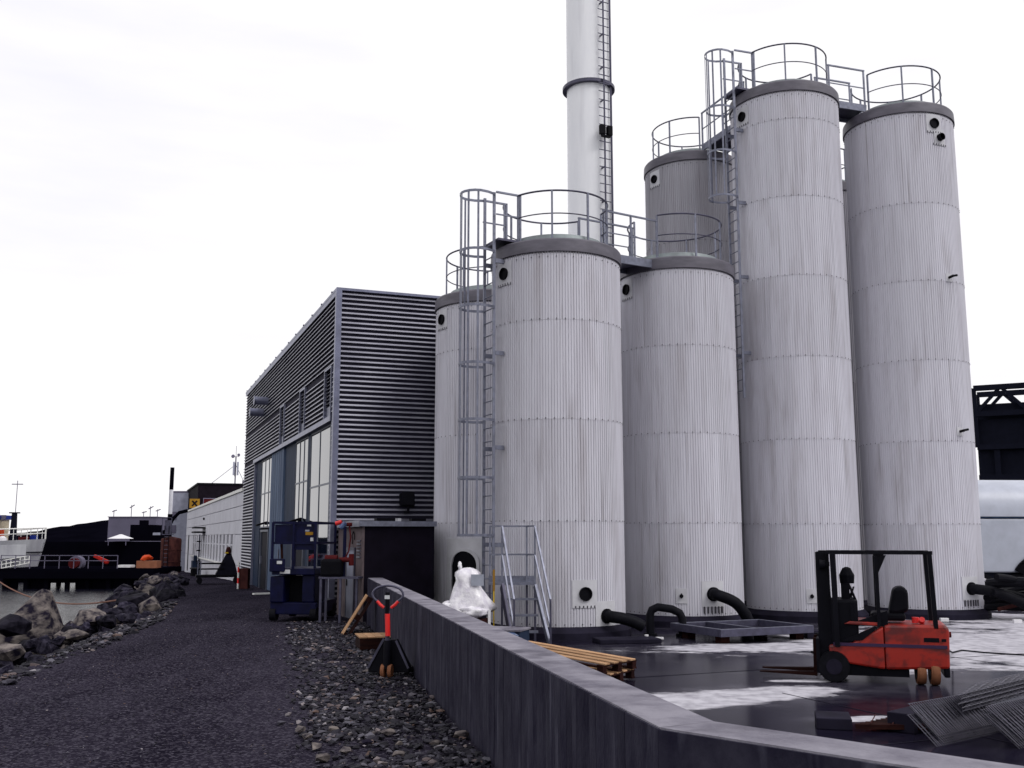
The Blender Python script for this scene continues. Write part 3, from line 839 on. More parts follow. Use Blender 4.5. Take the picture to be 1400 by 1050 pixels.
# ------------------------------------------------------------------ chimney
ch = thing('chimney', 'tall white round steel chimney with a rung ladder behind the silos', 'chimney', (2.47, 31.0, 0))
CR = 0.70
for (za, zb) in ((-0.2, 8.0), (8.0, 16.2), (16.2, 24.4), (24.4, 30)):
    MB().lathe([(CR + 0.012, za), (CR + 0.012, za + 0.12), (CR, za + 0.125), (CR, zb)], 56, caps=True).build('shaft_section', 'chimney_white', ch, smooth=40)
for z in (8.0, 16.2, 24.4):
    MB().lathe([(CR, z - 0.09), (CR + 0.14, z - 0.09), (CR + 0.14, z + 0.01), (CR, z + 0.01)], 56, caps=False).build('flange', 'galvanised_dark', ch)
lp = -62
la = Matrix.Rotation(R_(lp), 3, 'Z')
ld = obj('rung_ladder', None, ch)
m = MB()
m.box(rad(lp, CR + 0.2, 15), (0.05, 0.06, 29)); m.build('ladder_post', 'galvanised_dark', ld, smooth=0)
rmm = MB().box((0, 0, 0), (0.022, 0.40, 0.022), la).mesh('rung', 'galvanised_dark', smooth=0)
z = 7.5
while z < 29:
    o = obj('rung', rmm, ld); o.location = rad(lp, CR + 0.2, z); z += 0.275
bkm = MB().box((0, 0, 0), (0.2, 0.03, 0.05), la).mesh('ladder_bracket', 'galvanised_dark', smooth=0)
z = 7.8
while z < 29:
    o = obj('ladder_bracket', bkm, ld); o.location = rad(lp, CR + 0.1, z); z += 1.1
m = MB(); m.box(rad(-30, CR + 0.07, 15), (0.05, 0.05, 29)); m.box(rad(-22, CR + 0.06, 15), (0.025, 0.025, 29)); m.build('cable_conduit', 'galvanised_dark', ch, smooth=0)
m = MB(); q = rad(lp, CR + 0.27, 14.45)
m.box(q + la @ Vector((0, -0.13, 0)), (0.14, 0.16, 0.3), la); m.box(q + la @ Vector((0, 0.13, 0)), (0.14, 0.16, 0.3), la); m.box(q + Vector((0, 0, -0.2)), (0.1, 0.3, 0.05), la)
m.build('ladder_rest', 'black', ch, smooth=0)

# ------------------------------------------------------------------ steel hall
BROT = math.atan2(0.3557, 0.9346)
hall = thing('steel_hall', 'tall industrial hall clad in horizontal corrugated steel with a glazed side', 'building', (CX, CY, 0), BROT)
HT = 8.43; HLEN = 21.2; HW = 6.4; PIT = 0.130; PD = 0.055
def cladding(parent, axis, u0, u1, z0, z1, off, sgn):
    """galvanised slats over a board coloured dark for the shade between ribs; axis 'x' runs along x at y=off, 'y' along y at x=off; sgn = outward side"""
    P3 = (lambda u, d, z: (u, off + sgn * d, z)) if axis == 'x' else (lambda u, d, z: (off + sgn * d, u, z))
    m = MB(); k = math.ceil((z0 + 0.01) / PIT)
    while k * PIT + 0.46 * PIT < z1:
        b = k * PIT
        sec = [(0.0, b + 0.12 * PIT), (PD, b), (PD, b + 0.10 * PIT), (PD - 0.024, b + 0.40 * PIT), (0.0, b + 0.45 * PIT)]
        o = len(m.v)
        for u in (u0, u1): m.v += [P3(u, d, z) for d, z in sec]
        m.f += [tuple(o + q for q in f) for f in [(0, 1, 6, 5), (1, 2, 7, 6), (2, 3, 8, 7), (3, 4, 9, 8), (0, 4, 3, 2, 1), (5, 6, 7, 8, 9)]]
        k += 1
    m.build('cladding_slats', 'steel_cladding', parent, smooth=0)
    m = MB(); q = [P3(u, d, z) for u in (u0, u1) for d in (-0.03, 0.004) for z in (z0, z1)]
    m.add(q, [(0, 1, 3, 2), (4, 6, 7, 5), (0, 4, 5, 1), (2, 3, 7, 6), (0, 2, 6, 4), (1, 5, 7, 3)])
    m.build('shade_backing', 'shade_backing', parent, smooth=0)
ZH = 4.96
# left side (x = 0): above the opening, around the slits
slits = [(0.5, 1.4), (4.75, 5.65), (9.0, 9.9)]
ZS = 6.42
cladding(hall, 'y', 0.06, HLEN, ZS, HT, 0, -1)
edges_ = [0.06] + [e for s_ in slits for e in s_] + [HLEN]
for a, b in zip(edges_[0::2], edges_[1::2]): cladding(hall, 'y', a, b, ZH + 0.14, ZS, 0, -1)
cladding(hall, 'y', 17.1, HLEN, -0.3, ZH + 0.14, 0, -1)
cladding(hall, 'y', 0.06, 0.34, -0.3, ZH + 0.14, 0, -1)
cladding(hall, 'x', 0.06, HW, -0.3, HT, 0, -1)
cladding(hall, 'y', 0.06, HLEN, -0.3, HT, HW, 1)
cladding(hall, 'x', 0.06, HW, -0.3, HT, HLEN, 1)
MB().bb(0.02, HW - 0.02, 0.02, HLEN - 0.02, HT - 0.25, HT - 0.05).build('roof', 'steel_trim', hall, smooth=0)
m = MB(); m.bb(-0.08, 0.05, -0.08, HLEN + 0.08, HT, HT + 0.07); m.bb(0.05, HW + 0.08, -0.08, 0.05, HT, HT + 0.07); m.bb(-0.075, -0.06, -0.08, HLEN, HT - 0.13, HT)
m.build('roof_flashing', 'steel_trim', hall, smooth=0)
for i in range(14):
    y = 0.6 + i * 1.55
    MB().bb(-0.10, 0.02, y - 0.03, y + 0.03, HT + 0.06, HT + 0.10).build('gutter_clip', 'galvanised_dark', hall, smooth=0)
m = MB(); m.bb(-0.085, 0.065, -0.09, 0.06, -0.3, HT + 0.01); m.build('corner_trim', 'steel_trim', hall, smooth=0)
# slits with louvres
for (a, b) in slits:
    sl = obj('slit_window', None, hall)
    MB().bb(0.10, 0.14, a, b, ZH + 0.1, ZS).build('back_panel', 'black', sl, smooth=0)
    m = MB(); m.bb(-0.075, 0.1, a - 0.05, a, ZH + 0.14, ZS + 0.05); m.bb(-0.075, 0.1, b, b + 0.05, ZH + 0.14, ZS + 0.05); m.bb(-0.075, 0.1, a, b, ZS, ZS + 0.05)
    m.build('frame', 'steel_trim', sl, smooth=0)
    for i in range(9):
        z_ = ZH + 0.55 + i * 0.1
        MB().bar((0.02, a, z_), (0.02, b, z_), 0.09, 0.012).build('louvre', 'galvanised_dark', sl, smooth=0)
    MB().bb(0.0, 0.03, a + 0.02, b - 0.02, ZH + 0.16, ZH + 0.46).build('kick_plate', 'galvanised', sl, smooth=0)
# opening: header, jambs, recessed glazing
REC = 0.06
m = MB(); m.bb(-0.10, REC + 0.1, 0.30, 17.2, ZH, ZH + 0.14); m.build('header', 'steel_trim', hall, smooth=0)
for (ya, yb) in ((0.30, 0.36), (17.05, 17.12)): MB().bb(-0.05, REC, ya, yb, -0.1, ZH).build('jamb', 'steel_trim', hall, smooth=0)
m = MB(); m.bb(REC + 0.25, REC + 0.3, 0.3, 17.2, -0.1, HT - 0.3); m.build('inner_wall', 'black', hall, smooth=0)
def bay(y0, y1, cols, rows_, name='glazed_bay', pane='glass'):
    """panes set in a mullion grid; cols/rows are edge positions"""
    g = obj(name, None, hall)
    mw = 0.05
    for c in cols: MB().bb(REC - 0.015, REC + 0.06, c - mw / 2, c + mw / 2, rows_[0], rows_[-1]).build('mullion', 'mullion', g, smooth=0)
    for r in rows_: MB().bb(REC - 0.012, REC + 0.05, cols[0], cols[-1], r - mw / 2, r + mw / 2).build('transom', 'mullion', g, smooth=0)
    for a, b in zip(cols, cols[1:]):
        for c, d in zip(rows_, rows_[1:]):
            o = MB().bb(REC, REC + 0.02, a + mw / 2, b - mw / 2, c + mw / 2, d - mw / 2).build('pane', pane, g, smooth=0)
    return g
bay(0.36, 4.0, [0.38, 0.95, 2.5, 4.0], [0.15, 1.75, 3.35, ZH - 0.03])
bay(4.45, 6.8, [4.45, 5.2, 6.0, 6.8], [2.3, 3.6, ZH - 0.03])
bay(12.2, 15.4, [12.2, 13.2, 14.3, 15.4], [2.3, 3.6, ZH - 0.03])
for (a, b) in ((4.0, 4.45), (6.8, 9.0), (15.4, 17.1)):
    MB().bb(REC - 0.02, REC + 0.08, a + 0.02, b - 0.02, -0.1, ZH).build('facade_panel', 'facade_blue', hall, smooth=0)
for (a, b) in ((4.6, 6.65), (12.5, 14.6)):
    dr = MB().bb(REC - 0.02, REC + 0.04, a, b, -0.05, 2.12).build('door', 'door_dark', hall, smooth=0)
    MB().bb(REC - 0.09, REC - 0.02, b - 0.2, b - 0.12, 0.9, 1.2).build('door_handle', 'galvanised', dr, smooth=0)
    m = MB(); m.bb(REC - 0.08, REC + 0.06, a - 0.08, a, -0.05, 2.2); m.bb(REC - 0.08, REC + 0.06, b, b + 0.08, -0.05, 2.2); m.bb(REC - 0.08, REC + 0.06, a, b, 2.12, 2.2)
    m.build('door_frame', 'mullion', dr, smooth=0)
    m = MB(); m.box((-0.12, (a + b) / 2, 2.42), (0.42, 0.3, 0.07), Matrix.Rotation(R_(-18), 3, 'Y')); m.bb(0.0, REC, (a + b) / 2 - 0.05, (a + b) / 2 + 0.05, 2.38, 2.44)
    m.build('door_lamp', 'black', hall, smooth=0)
# big sliding leaf made of vertical boards
lf = obj('sliding_door', None, hall)
for i in range(12):
    y = 9.02 + i * 0.26
    MB().bb(-0.02 + (i % 2) * 0.006, 0.06, y, y + 0.25, 0.02, ZH - 0.02).build('board', 'panel_blue', lf, smooth=0)
MB().bb(0.06, 0.12, 9.0, 12.14, 0.0, ZH - 0.04).build('backing', 'facade_blue', lf, smooth=0)
MB().bb(-0.05, -0.021, 9.35, 9.42, 1.0, 1.5).build('pull_handle', 'galvanised_dark', lf, smooth=0)
# wall fans
for (y, z_, ln) in ((13.6, 7.15, 0.55), (14.9, 6.85, 0.55)):
    m = MB(); m.cyl((0.0, y, z_), (-ln, y, z_), 0.16, None, 20); m.cyl((-ln * 0.45, y, z_), (-ln * 0.5, y, z_), 0.18, None, 20); m.cyl((-ln, y, z_), (-ln - 0.02, y, z_), 0.19, None, 20)
    m.build('exhaust_duct', 'steel_trim', hall)
# floodlight on the front
fl = thing('floodlight', 'dark floodlight on a short arm above the low shed roof', 'floodlight', (CX + 0.9346 * 1.9 + 0.03, CY + 0.3557 * 1.9 - 0.09, 2.55), BROT)
m = MB(); m.bb(-0.04, 0.04, -0.25, 0.03, -0.02, 0.05); m.bb(-0.03, 0.03, -0.28, -0.22, 0.0, 0.2); m.build('arm', 'black', fl, smooth=0)
m = MB(); m.prism([(-0.2, -0.12, 0.15), (0.2, -0.12, 0.15), (0.16, -0.34, 0.2), (-0.16, -0.34, 0.2)], (0, 0.05, 0.33)); m.build('lamp_head', 'black', fl, smooth=0)

# ------------------------------------------------------------------ shed against the hall
sh = thing('low_shed', 'low dark shed with grey flat roof edge against the steel hall', 'shed', (CX, CY, 0), BROT)
Y0, Y1, X0, X1, SH = -2.95, -0.14, 0.12, 1.85, 2.22
MB().bb(X0 + 0.05, X1, Y0, Y0 + 0.1, -0.3, SH).build('front_wall', 'shed_front', sh, smooth=0)
MB().bb(X0, X0 + 0.049, Y0 - 0.002, Y1, -0.3, SH).build('side_wall', 'shed_side', sh, smooth=0)
MB().bb(X1 - 0.05, X1 - 0.001, Y0 + 0.1, Y1, -0.3, SH).build('side_wall', 'shed_front', sh, smooth=0)
MB().bb(X0 - 0.1, X1 + 0.02, Y0 - 0.12, Y1 + 0.03, SH, SH + 0.05).build('roof', 'steel_trim', sh, smooth=0)
m = MB(); m.bb(X0 - 0.115, X0 - 0.1, Y0 - 0.13, Y1, SH - 0.07, SH + 0.07); m.bb(X0 - 0.1, X1 + 0.02, Y0 - 0.135, Y0 - 0.12, SH - 0.06, SH + 0.06)
m.build('roof_fascia', 'galvanised', sh, smooth=0)
dr = MB().bb(X0 - 0.03, X0 - 0.001, Y0 + 0.75, Y0 + 1.55, 0.0, 1.6).build('door', 'far_pale', sh, smooth=0)
MB().bb(X0 - 0.05, X0 - 0.03, Y0 + 1.43, Y0 + 1.5, 0.75, 0.9).build('handle', 'black', dr, smooth=0)
m = MB(); m.bb(X0 - 0.04, X0 - 0.001, Y0 + 0.68, Y0 + 0.75, 0, 1.67); m.bb(X0 - 0.04, X0 - 0.001, Y0 + 1.55, Y0 + 1.62, 0, 1.67); m.bb(X0 - 0.04, X0 - 0.001, Y0 + 0.75, Y0 + 1.55, 1.6, 1.67); m.build('door_frame', 'galvanised_dark', dr, smooth=0)
vt = obj('vent_grille', None, sh)
for i in range(6):
    MB().bar((X0 - 0.015, Y0 + 0.15, 1.45 + i * 0.075), (X0 - 0.015, Y0 + 0.5, 1.45 + i * 0.075), 0.03, 0.035).build('slat', 'galvanised' if i % 2 == 0 else 'galvanised_dark', vt, smooth=0)
MB().tube([(X0 - 0.02, Y0 + 1.0, 1.75), (X0 - 0.03, Y0 + 1.0, 1.95), (X0 - 0.03, Y0 + 0.85, 2.05), (X0 - 0.03, Y0 + 0.75, 1.95), (X0 - 0.02, Y0 + 0.78, 1.85)], 0.012, 6).build('cable_loop', 'black', sh)
for (dx, ww) in ((0.35, 0.5), (1.2, 0.35), (0.8, 0.14)):
    MB().bb(X0 + dx, X0 + dx + ww, Y0 + 0.1, Y0 + 0.35, SH + 0.05, SH + 0.13).build('roof_batten', 'black' if ww != 0.14 else 'sticker', sh, smooth=0)

# ------------------------------------------------------------------ white low building along the road
wb = thing('white_building', 'long low white panelled building with a row of narrow windows', 'building', (CX, CY, 0), BROT)
WT = 4.05; WA, WB_ = 21.3, 63.5
MB().bb(0.08, 9.0, WA, WB_, -1.6, WT - 0.02).build('wall_core', 'white_render', wb, smooth=0)
WY0, WY1, WZ0, WZ1 = 26.0, 55.0, 0.62, 2.05
npan = 14
zb = [-1.6, WZ0, WZ1, 2.7, 3.35, WT - 0.06]
for i in range(npan):
    a = WA + (WB_ - WA) * i / npan; b = WA + (WB_ - WA) * (i + 1) / npan
    for j in range(5):
        if j == 1 and a > 24 and b < 57: continue
        MB().bb(0.0, 0.078, a + 0.02, b - 0.02, zb[j] + 0.018, zb[j + 1] - 0.018).build('wall_panel', 'white_render', wb, smooth=0)
MB().bb(-0.06, 9.1, WA - 0.0, WB_ + 0.1, WT - 0.05, WT + 0.09).build('roof_edge', 'sill_white', wb, smooth=0)
# windows: narrow two-light units between piers
aw0 = WA + (WB_ - WA) * 1 / npan; aw1 = WA + (WB_ - WA) * 11 / npan
nw = 15
for i in range(nw):
    a = aw0 + (aw1 - aw0) * i / nw; b = aw0 + (aw1 - aw0) * (i + 1) / nw; mid = (a + b) / 2
    wn = obj('window', None, wb)
    MB().bb(-0.003, 0.078, a, a + (b - a) * 0.48, WZ0, WZ1).build('pier', 'white_render', wn, smooth=0)
    for (z0, z1) in ((WZ0 + 0.03, WZ0 + 0.88), (WZ0 + 0.96, WZ1 - 0.02)):
        MB().bb(0.05, 0.07, a + (b - a) * 0.48, b, z0, z1).build('pane', 'glass', wn, smooth=0)
    MB().bb(0.02, 0.075, a + (b - a) * 0.48, b, WZ0 + 0.88, WZ0 + 0.96).build('transom', 'white_render', wn, smooth=0)
MB().bb(-0.14, 0.0, aw0, aw1 + 0.6, WZ0 - 0.09, WZ0 - 0.02).build('window_sill', 'sill_white', wb, smooth=0)
MB().bb(-0.012, -0.001, WB_ - 4.2, WB_ - 3.0, -0.7, 2.1).build('door', 'door_dark', wb, smooth=0)
ca = thing('wall_canopy_lamp', 'small dark canopy on the white wall above the windows', 'lamp', Vector((CX, CY, 0)) + Matrix.Rotation(BROT, 3, 'Z') @ Vector((0, 44.0, 0)), BROT)
m = MB(); m.bb(-0.7, -0.002, -1.4, 1.4, 2.2, 2.3); m.build('canopy', 'black', ca, smooth=0)
m = MB(); m.bb(-0.7, -0.002, -1.3, 1.3, 2.5, 2.58); m.bb(-0.1, -0.003, -0.1, 0.1, 3.05, 3.2); m.build('canopy_top', 'black', ca, smooth=0)
dp = thing('down_pipe', 'dark pipe with fittings running down the white wall below the canopy', 'pipe', Vector((CX, CY, 0)) + Matrix.Rotation(BROT, 3, 'Z') @ Vector((0, 46.0, 0)), BROT)
MB().cyl((-0.12, 0, -0.6), (-0.12, 0, 2.1), 0.05, None, 8).build('pipe', 'galvanised_dark', dp)
for z_ in (0.3, 1.0, 1.6): MB().bb(-0.3, -0.05, -0.12, 0.12, z_, z_ + 0.08).build('bracket', 'black', dp, smooth=0)
m = MB(); m.bb(-0.5, -0.15, 0.2, 1.6, -0.5, 0.35); m.bb(-0.4, -0.2, 0.3, 0.9, 0.35, 0.7); m.build('meter_box', 'facade_blue', dp, smooth=0, bev=0.02)
bn = thing('bench', 'small dark bench by the white wall under the pipe', 'bench', Vector((CX, CY, gz(66) )) + Matrix.Rotation(BROT, 3, 'Z') @ Vector((-0.7, 40.5, 0)), BROT)
MB().bb(-0.25, 0.25, -0.9, 0.9, 0.42, 0.50).build('seat', 'black', bn, smooth=0)
for y in (-0.8, 0.0, 0.8): MB().bb(-0.2, 0.2, y - 0.05, y + 0.05, -0.05, 0.42).build('leg', 'black', bn, smooth=0)

# ------------------------------------------------------------------ dark block behind with antenna mast and sign
db = thing('dark_building', 'dark brown flat-roofed block rising behind the white building', 'building', (CX, CY, 0), BROT)
DB0 = 57.5; DBH = 6.05
MB().bb(0.4, 14.0, DB0, DB0 + 13.5, -2, DBH).build('wall', 'dark_brown_wall', db, smooth=0)
MB().bb(0.3, 14.1, DB0 - 0.1, DB0 + 13.6, DBH, DBH + 0.12).build('roof_edge', 'black', db, smooth=0)
wn = MB().bb(0.85, 1.95, DB0 - 0.06, DB0 - 0.001, 4.15, 4.92).build('window', 'red_dull', db, smooth=0)
m = MB(); m.bb(0.8, 2.0, DB0 - 0.1, DB0 - 0.06, 4.92, 4.98); m.bb(0.8, 0.85, DB0 - 0.1, DB0 - 0.06, 4.15, 4.92); m.bb(1.95, 2.0, DB0 - 0.1, DB0 - 0.06, 4.15, 4.92); m.build('frame', 'far_grey', wn, smooth=0)
MB().bb(3.9, 5.2, DB0 + 0.5, DB0 + 1.5, DBH + 0.12, DBH + 0.45).build('roof_box', 'far_grey', db, smooth=0)
rotB = Matrix.Rotation(BROT, 3, 'Z')
def hl(x, y, z): return Vector((CX, CY, 0)) + rotB @ Vector((x, y, z))
sg = thing('warning_sign', 'yellow square sign with a dark cross on the dark building corner', 'sign', hl(0.4, DB0 - 0.1, 4.55), BROT)
MB().bb(-0.62, 0.14, -0.09, -0.05, -0.36, 0.36).build('board', 'ochre', sg, smooth=0)
m = MB(); m.bar((-0.42, -0.10, -0.2), (-0.06, -0.10, 0.2), 0.02, 0.12); m.bar((-0.42, -0.102, 0.2), (-0.06, -0.102, -0.2), 0.02, 0.12); m.build('cross_mark', 'black', sg, smooth=0)
MB().bb(-0.1, 0.1, -0.05, 0.08, -0.1, 0.1).build('bracket', 'black', sg, smooth=0)
am = thing('antenna_mast', 'pale antenna mast with panel aerials and stay wires on dark roof', 'antenna', hl(3.3, DB0 + 1.2, DBH + 0.12), BROT)
am.scale = (0.72, 0.72, 0.72)
m = MB(); m.cyl((0, 0, 0), (0, 0, 3.1), 0.07, None, 8); m.cyl((0, 0, 3.1), (0, 0, 4.3), 0.025, None, 6); m.build('mast', 'far_grey', am)
for (x, z_) in ((-0.22, 1.0), (0.22, 1.0), (0.0, 0.9)):
    MB().bb(x - 0.09, x + 0.09, -0.25 if x else 0.15, -0.12 if x else 0.28, z_, z_ + 1.5).build('panel_aerial', 'far_pale', am, smooth=0)
m = MB(); m.bar((-0.35, 0, 3.1), (0.35, 0, 3.1), 0.05, 0.05); m.cyl((-0.3, 0, 3.1), (-0.36, -0.1, 3.16), 0.2, None, 10); m.cyl((0.25, 0, 3.3), (0.32, -0.1, 3.3), 0.16, None, 10); m.build('dish', 'far_grey', am)
for (x, y) in ((-2.6, 0), (1.2, 0.6)):
    MB().cyl((0, 0, 2.2), (x, y, 0), 0.028, None, 5).build('stay_wire', 'far_grey', am)
# grey tower beyond
gt = thing('grey_tower', 'pale grey tower block beyond the dark building', 'building', at(243, 735, 92), 0)
m = MB(); m.bb(-0.95, 0.85, 0, 3, -4, 4.0); m.build('wall', 'far_pale', gt, smooth=0)
MB().bb(-0.6, 0.9, -0.02, 2.9, 4.0, 4.15).build('roof', 'far_grey', gt, smooth=0)
for z_ in (1.6, 0.4): MB().bb(-0.7, -0.2, -0.05, 0.0, z_, z_ + 0.7).build('window', 'far_grey', gt, smooth=0)
# rusty tank with thin stack
tk = thing('rusty_tank', 'rusty cylindrical tank with ladder at the end of the road', 'tank', at(234.5, 735, 75).xy.to_3d() + Vector((0, 0, gz(75))), 0)
MB().lathe([(0.72, 0), (0.72, 2.4), (0.66, 2.5), (0.1, 2.62)], 28).build('shell', 'rust', tk)
for z_ in (0.8, 1.6): MB().lathe([(0.73, z_), (0.75, z_ + 0.02), (0.75, z_ + 0.06), (0.73, z_ + 0.08)], 28, caps=False).build('hoop', 'rust', tk)
lad = obj('ladder', None, tk)
for x in (-0.25, 0.05): MB().bb(x - 0.02, x + 0.02, -0.82, -0.77, 0, 3.4).build('stile', 'black', lad, smooth=0)
for i in range(10): MB().bb(-0.25, 0.05, -0.81, -0.78, 0.2 + i * 0.3, 0.23 + i * 0.3).build('rung', 'far_grey', lad, smooth=0)
m = MB(); m.bb(-0.45, 0.25, -0.85, -0.3, 2.75, 2.8); m.bb(-0.45, -0.41, -0.85, -0.81, 2.8, 4.0); m.bb(0.21, 0.25, -0.85, -0.81, 2.8, 4.0); m.bb(-0.45, 0.25, -0.85, -0.81, 3.96, 4.0); m.bb(-0.3, 0.1, -0.7, -0.4, 2.8, 3.8)
m.build('valve_cage', 'galvanised_dark', lad, smooth=0)
st = thing('thin_stack', 'thin dark flue stack with pale middle beside the rusty tank', 'stack', at(231, 735, 76).xy.to_3d() + Vector((0, 0, gz(76))), 0)
MB().cyl((0, 0, 0), (0, 0, 4.3), 0.24, 0.17, 12).build('lower_flue', 'far_black', st)
MB().cyl((0, 0, 4.3), (0, 0, 6.1), 0.15, None, 12).build('middle_flue', 'white_render', st)
MB().cyl((0, 0, 6.1), (0, 0, 7.75), 0.15, None, 12).build('upper_flue', 'far_black', st)
MB().tube([(0, -0.1, 3.4), (0.3, -0.1, 4.0), (0.7, -0.1, 4.4), (1.3, -0.1, 4.55)], 0.13, 8).build('branch_pipe', 'far_black', st)

# ------------------------------------------------------------------ far quay and harbour
fh = thing('grey_warehouse', 'grey flat-roofed warehouse across the harbour beside the dark hill', 'building', at(180, 735, 140), 0)
MB().bb(-3.3, 3.2, 0, 14, -3, 2.75).build('wall', 'far_grey', fh, smooth=0)
MB().bb(-3.4, 3.3, -0.1, 14, 2.75, 2.85).build('roof', 'far_grey', fh, smooth=0)
for (x, h) in ((-3.0, 0.9), (-0.6, 1.6), (1.1, 0.7), (2.0, 1.4), (3.0, 1.0)):
    m = MB(); m.cyl((x, 1, 2.85), (x, 1, 2.85 + h), 0.05, None, 6); m.bar((x - 0.25, 1, 2.85 + h * 0.75), (x + 0.4, 1, 2.85 + h), 0.06, 0.12); m.build('roof_vent', 'far_grey', fh, smooth=0)
bs = thing('black_shed', 'black shed in front of the grey warehouse', 'shed', at(192, 735, 125), 0)
m = MB(); m.bb(-1.3, 1.2, 0, 4, -2.5, 1.55); m.build('wall', 'far_black', bs, smooth=0)
MB().bb(-0.3, 0.5, 0.2, 1.2, 1.55, 2.1).build('roof_vent', 'far_black', bs, smooth=0)
MB().bb(1.2, 2.8, 0, 3, -2.5, 0.9).build('annexe', 'far_black', bs, smooth=0)
MB().bb(1.5, 2.4, -0.05, 0.0, 0.3, 0.6).build('window', 'far_pale', bs, smooth=0)
qw = thing('quay_wall', 'dark quay wall in front of the warehouse', 'wall', at(188, 735, 108), 0)
MB().bb(-16.0, 3.0, 0, 2, -4, -0.42).build('wall', 'far_black', qw, smooth=0)
MB().bb(-3.4, 2.4, -0.05, 2, -0.418, -0.36).build('kerb', 'far_grey', qw, smooth=0)
tn = thing('white_tent', 'small white pitched tent roof on the far quay', 'tent', at(160, 735, 106), 0)
MB().hull([(-1.0, 0, -0.1), (1.0, 0, -0.1), (-1.0, 2, -0.1), (1.0, 2, -0.1), (-0.1, 1, 0.34), (0.1, 1, 0.34)]).build('canopy', 'white_paint', tn, smooth=0)
for x in (-0.9, 0.9): MB().bb(x - 0.03, x + 0.03, 0.05, 0.11, -0.8, -0.08).build('pole', 'far_grey', tn, smooth=0)
# near pier
pr = thing('pier', 'dark timber pier on piles with a rail at the water', 'pier', (-25.2, 60, 0), 0)
MB().bb(-4.6, 4.4, 0, 5, -0.22, 0.12).build('deck', 'far_black', pr, smooth=0)
MB().bb(-4.6, 4.4, -0.06, 0, -0.45, -0.05).build('fender_beam', 'far_black', pr, smooth=0)
for i in range(8):
    for y in (0.3, 4.6): MB().cyl((-4.3 + i * 1.2, y, -2.4), (-4.3 + i * 1.2, y, -0.2), 0.16, None, 8).build('pile', 'far_black', pr)
for (xa, xb, zz) in ((-4.6, -3.7, -1.1), (-3.7, -3.2, -0.7), (-3.2, -1.8, -1.1), (-1.8, -0.3, -0.72), (-0.3, 4.4, -1.1)): MB().bb(xa, xb, 0.5, 0.6, zz, -0.23).build('under_deck_shade', 'far_black', pr, smooth=0)  # dark sheets added as the shade beneath the deck, gaps left for bright water
for z_ in (0.55, 0.85): MB().bb(-4.6, 2.2, 0.1, 0.14, z_, z_ + 0.04).build('rail', 'far_grey', pr, smooth=0)
for i in range(9): MB().bb(-4.6 + i * 0.85, -4.56 + i * 0.85, 0.1, 0.14, 0.12, 0.88).build('rail_post', 'far_grey', pr, smooth=0)
o = thing('orange_net_box', 'tan box heaped with bright orange net on the pier end', 'box', at(200, 775, 61).xy.to_3d() + Vector((0, 0, 0.12)), 0)
MB().bb(-0.6, 0.6, 0, 0.8, 0, 0.42).build('box', 'box_tan', o, smooth=0)
MB().hull([(random.uniform(-0.45, 0.3), random.uniform(0.0, 0.7), random.uniform(0.40, 0.78)) for _ in range(24)]).build('net_heap', 'orange', o, smooth=0)
o = thing('red_beam', 'red sloping beam lying across the pier', 'beam', at(139, 768, 61), 0)
m = MB(); m.bar((-0.45, 0, 0.35), (0.4, 0, -0.02), 0.2, 0.16); m.bar((-0.2, 0.1, 0.14), (0.3, 0.1, -0.1), 0.3, 0.08); m.build('beam', 'red_far', o, smooth=0)
o = thing('cable_drum', 'dull round drum lying on the pier near the ship', 'drum', at(103, 770, 61), 0)
m = MB(); m.cyl((0, 0, 0), (0, 0.5, 0), 0.42, None, 18); m.build('flange', 'far_grey', o)
m = MB(); m.cyl((0, -0.3, 0.0), (0, -0.001, 0), 0.3, None, 16); m.build('core', 'red_dull', o)
o = thing('white_pallet', 'low white pallet on the pier edge', 'pallet', at(169, 774, 61), 0)
for i in range(4): MB().bb(-0.4, 0.4, i * 0.2, i * 0.2 + 0.15, -0.08, 0.06).build('board', 'white_paint', o, smooth=0)

# ------------------------------------------------------------------ ship at the left edge
sp = thing('ship', 'white fishing ship moored at the left with railed deck and dark mast', 'ship', at(62, 735, 72).xy.to_3d() + Vector((0, 0, -1.15)), R_(183))
# local x points away from the near end (towards the left), y across
def hullsec(x):
    """half-breadth at deck and waterline for distance x from the end"""
    t = min(1, x / 4.0)
    return 0.15 + 2.3 * math.sin(t * math.pi / 2), 0.1 + 1.9 * math.sin(min(1, x / 5.5) * math.pi / 2)
m = MB(); dk = MB()
secs = [0, 0.4, 0.9, 1.6, 2.5, 4, 6, 9, 13, 18]
prof = []
for x in secs:
    bd, bw = hullsec(x)
    sheer = 2.95 - 0.05 * x
    prof.append((x, bd, bw, sheer))
nlev = 4
for (x, bd, bw, sh_) in prof:
    for k in range(nlev + 1):
        f_ = k / nlev; z_ = 0.95 + (sh_ - 0.95) * f_
        hb = bw + (bd - bw) * f_
        rake = 0.45 * (1 - f_) * max(0, 1 - x / 4)
        m.v.append((x + rake, hb, z_))
    for k in range(nlev, -1, -1):
        f_ = k / nlev; z_ = 0.95 + (sh_ - 0.95) * f_
        hb = bw + (bd - bw) * f_
        rake = 0.45 * (1 - f_) * max(0, 1 - x / 4)
        m.v.append((x + rake, -hb, z_))
n = 2 * (nlev + 1)
for i in range(len(prof) - 1):
    for k in range(n - 1): m.f.append((i * n + k, (i + 1) * n + k, (i + 1) * n + k + 1, i * n + k + 1))
m.f.append(tuple(range(n)))
m.build('upper_hull', 'ship_white', sp, smooth=25)
m = MB()
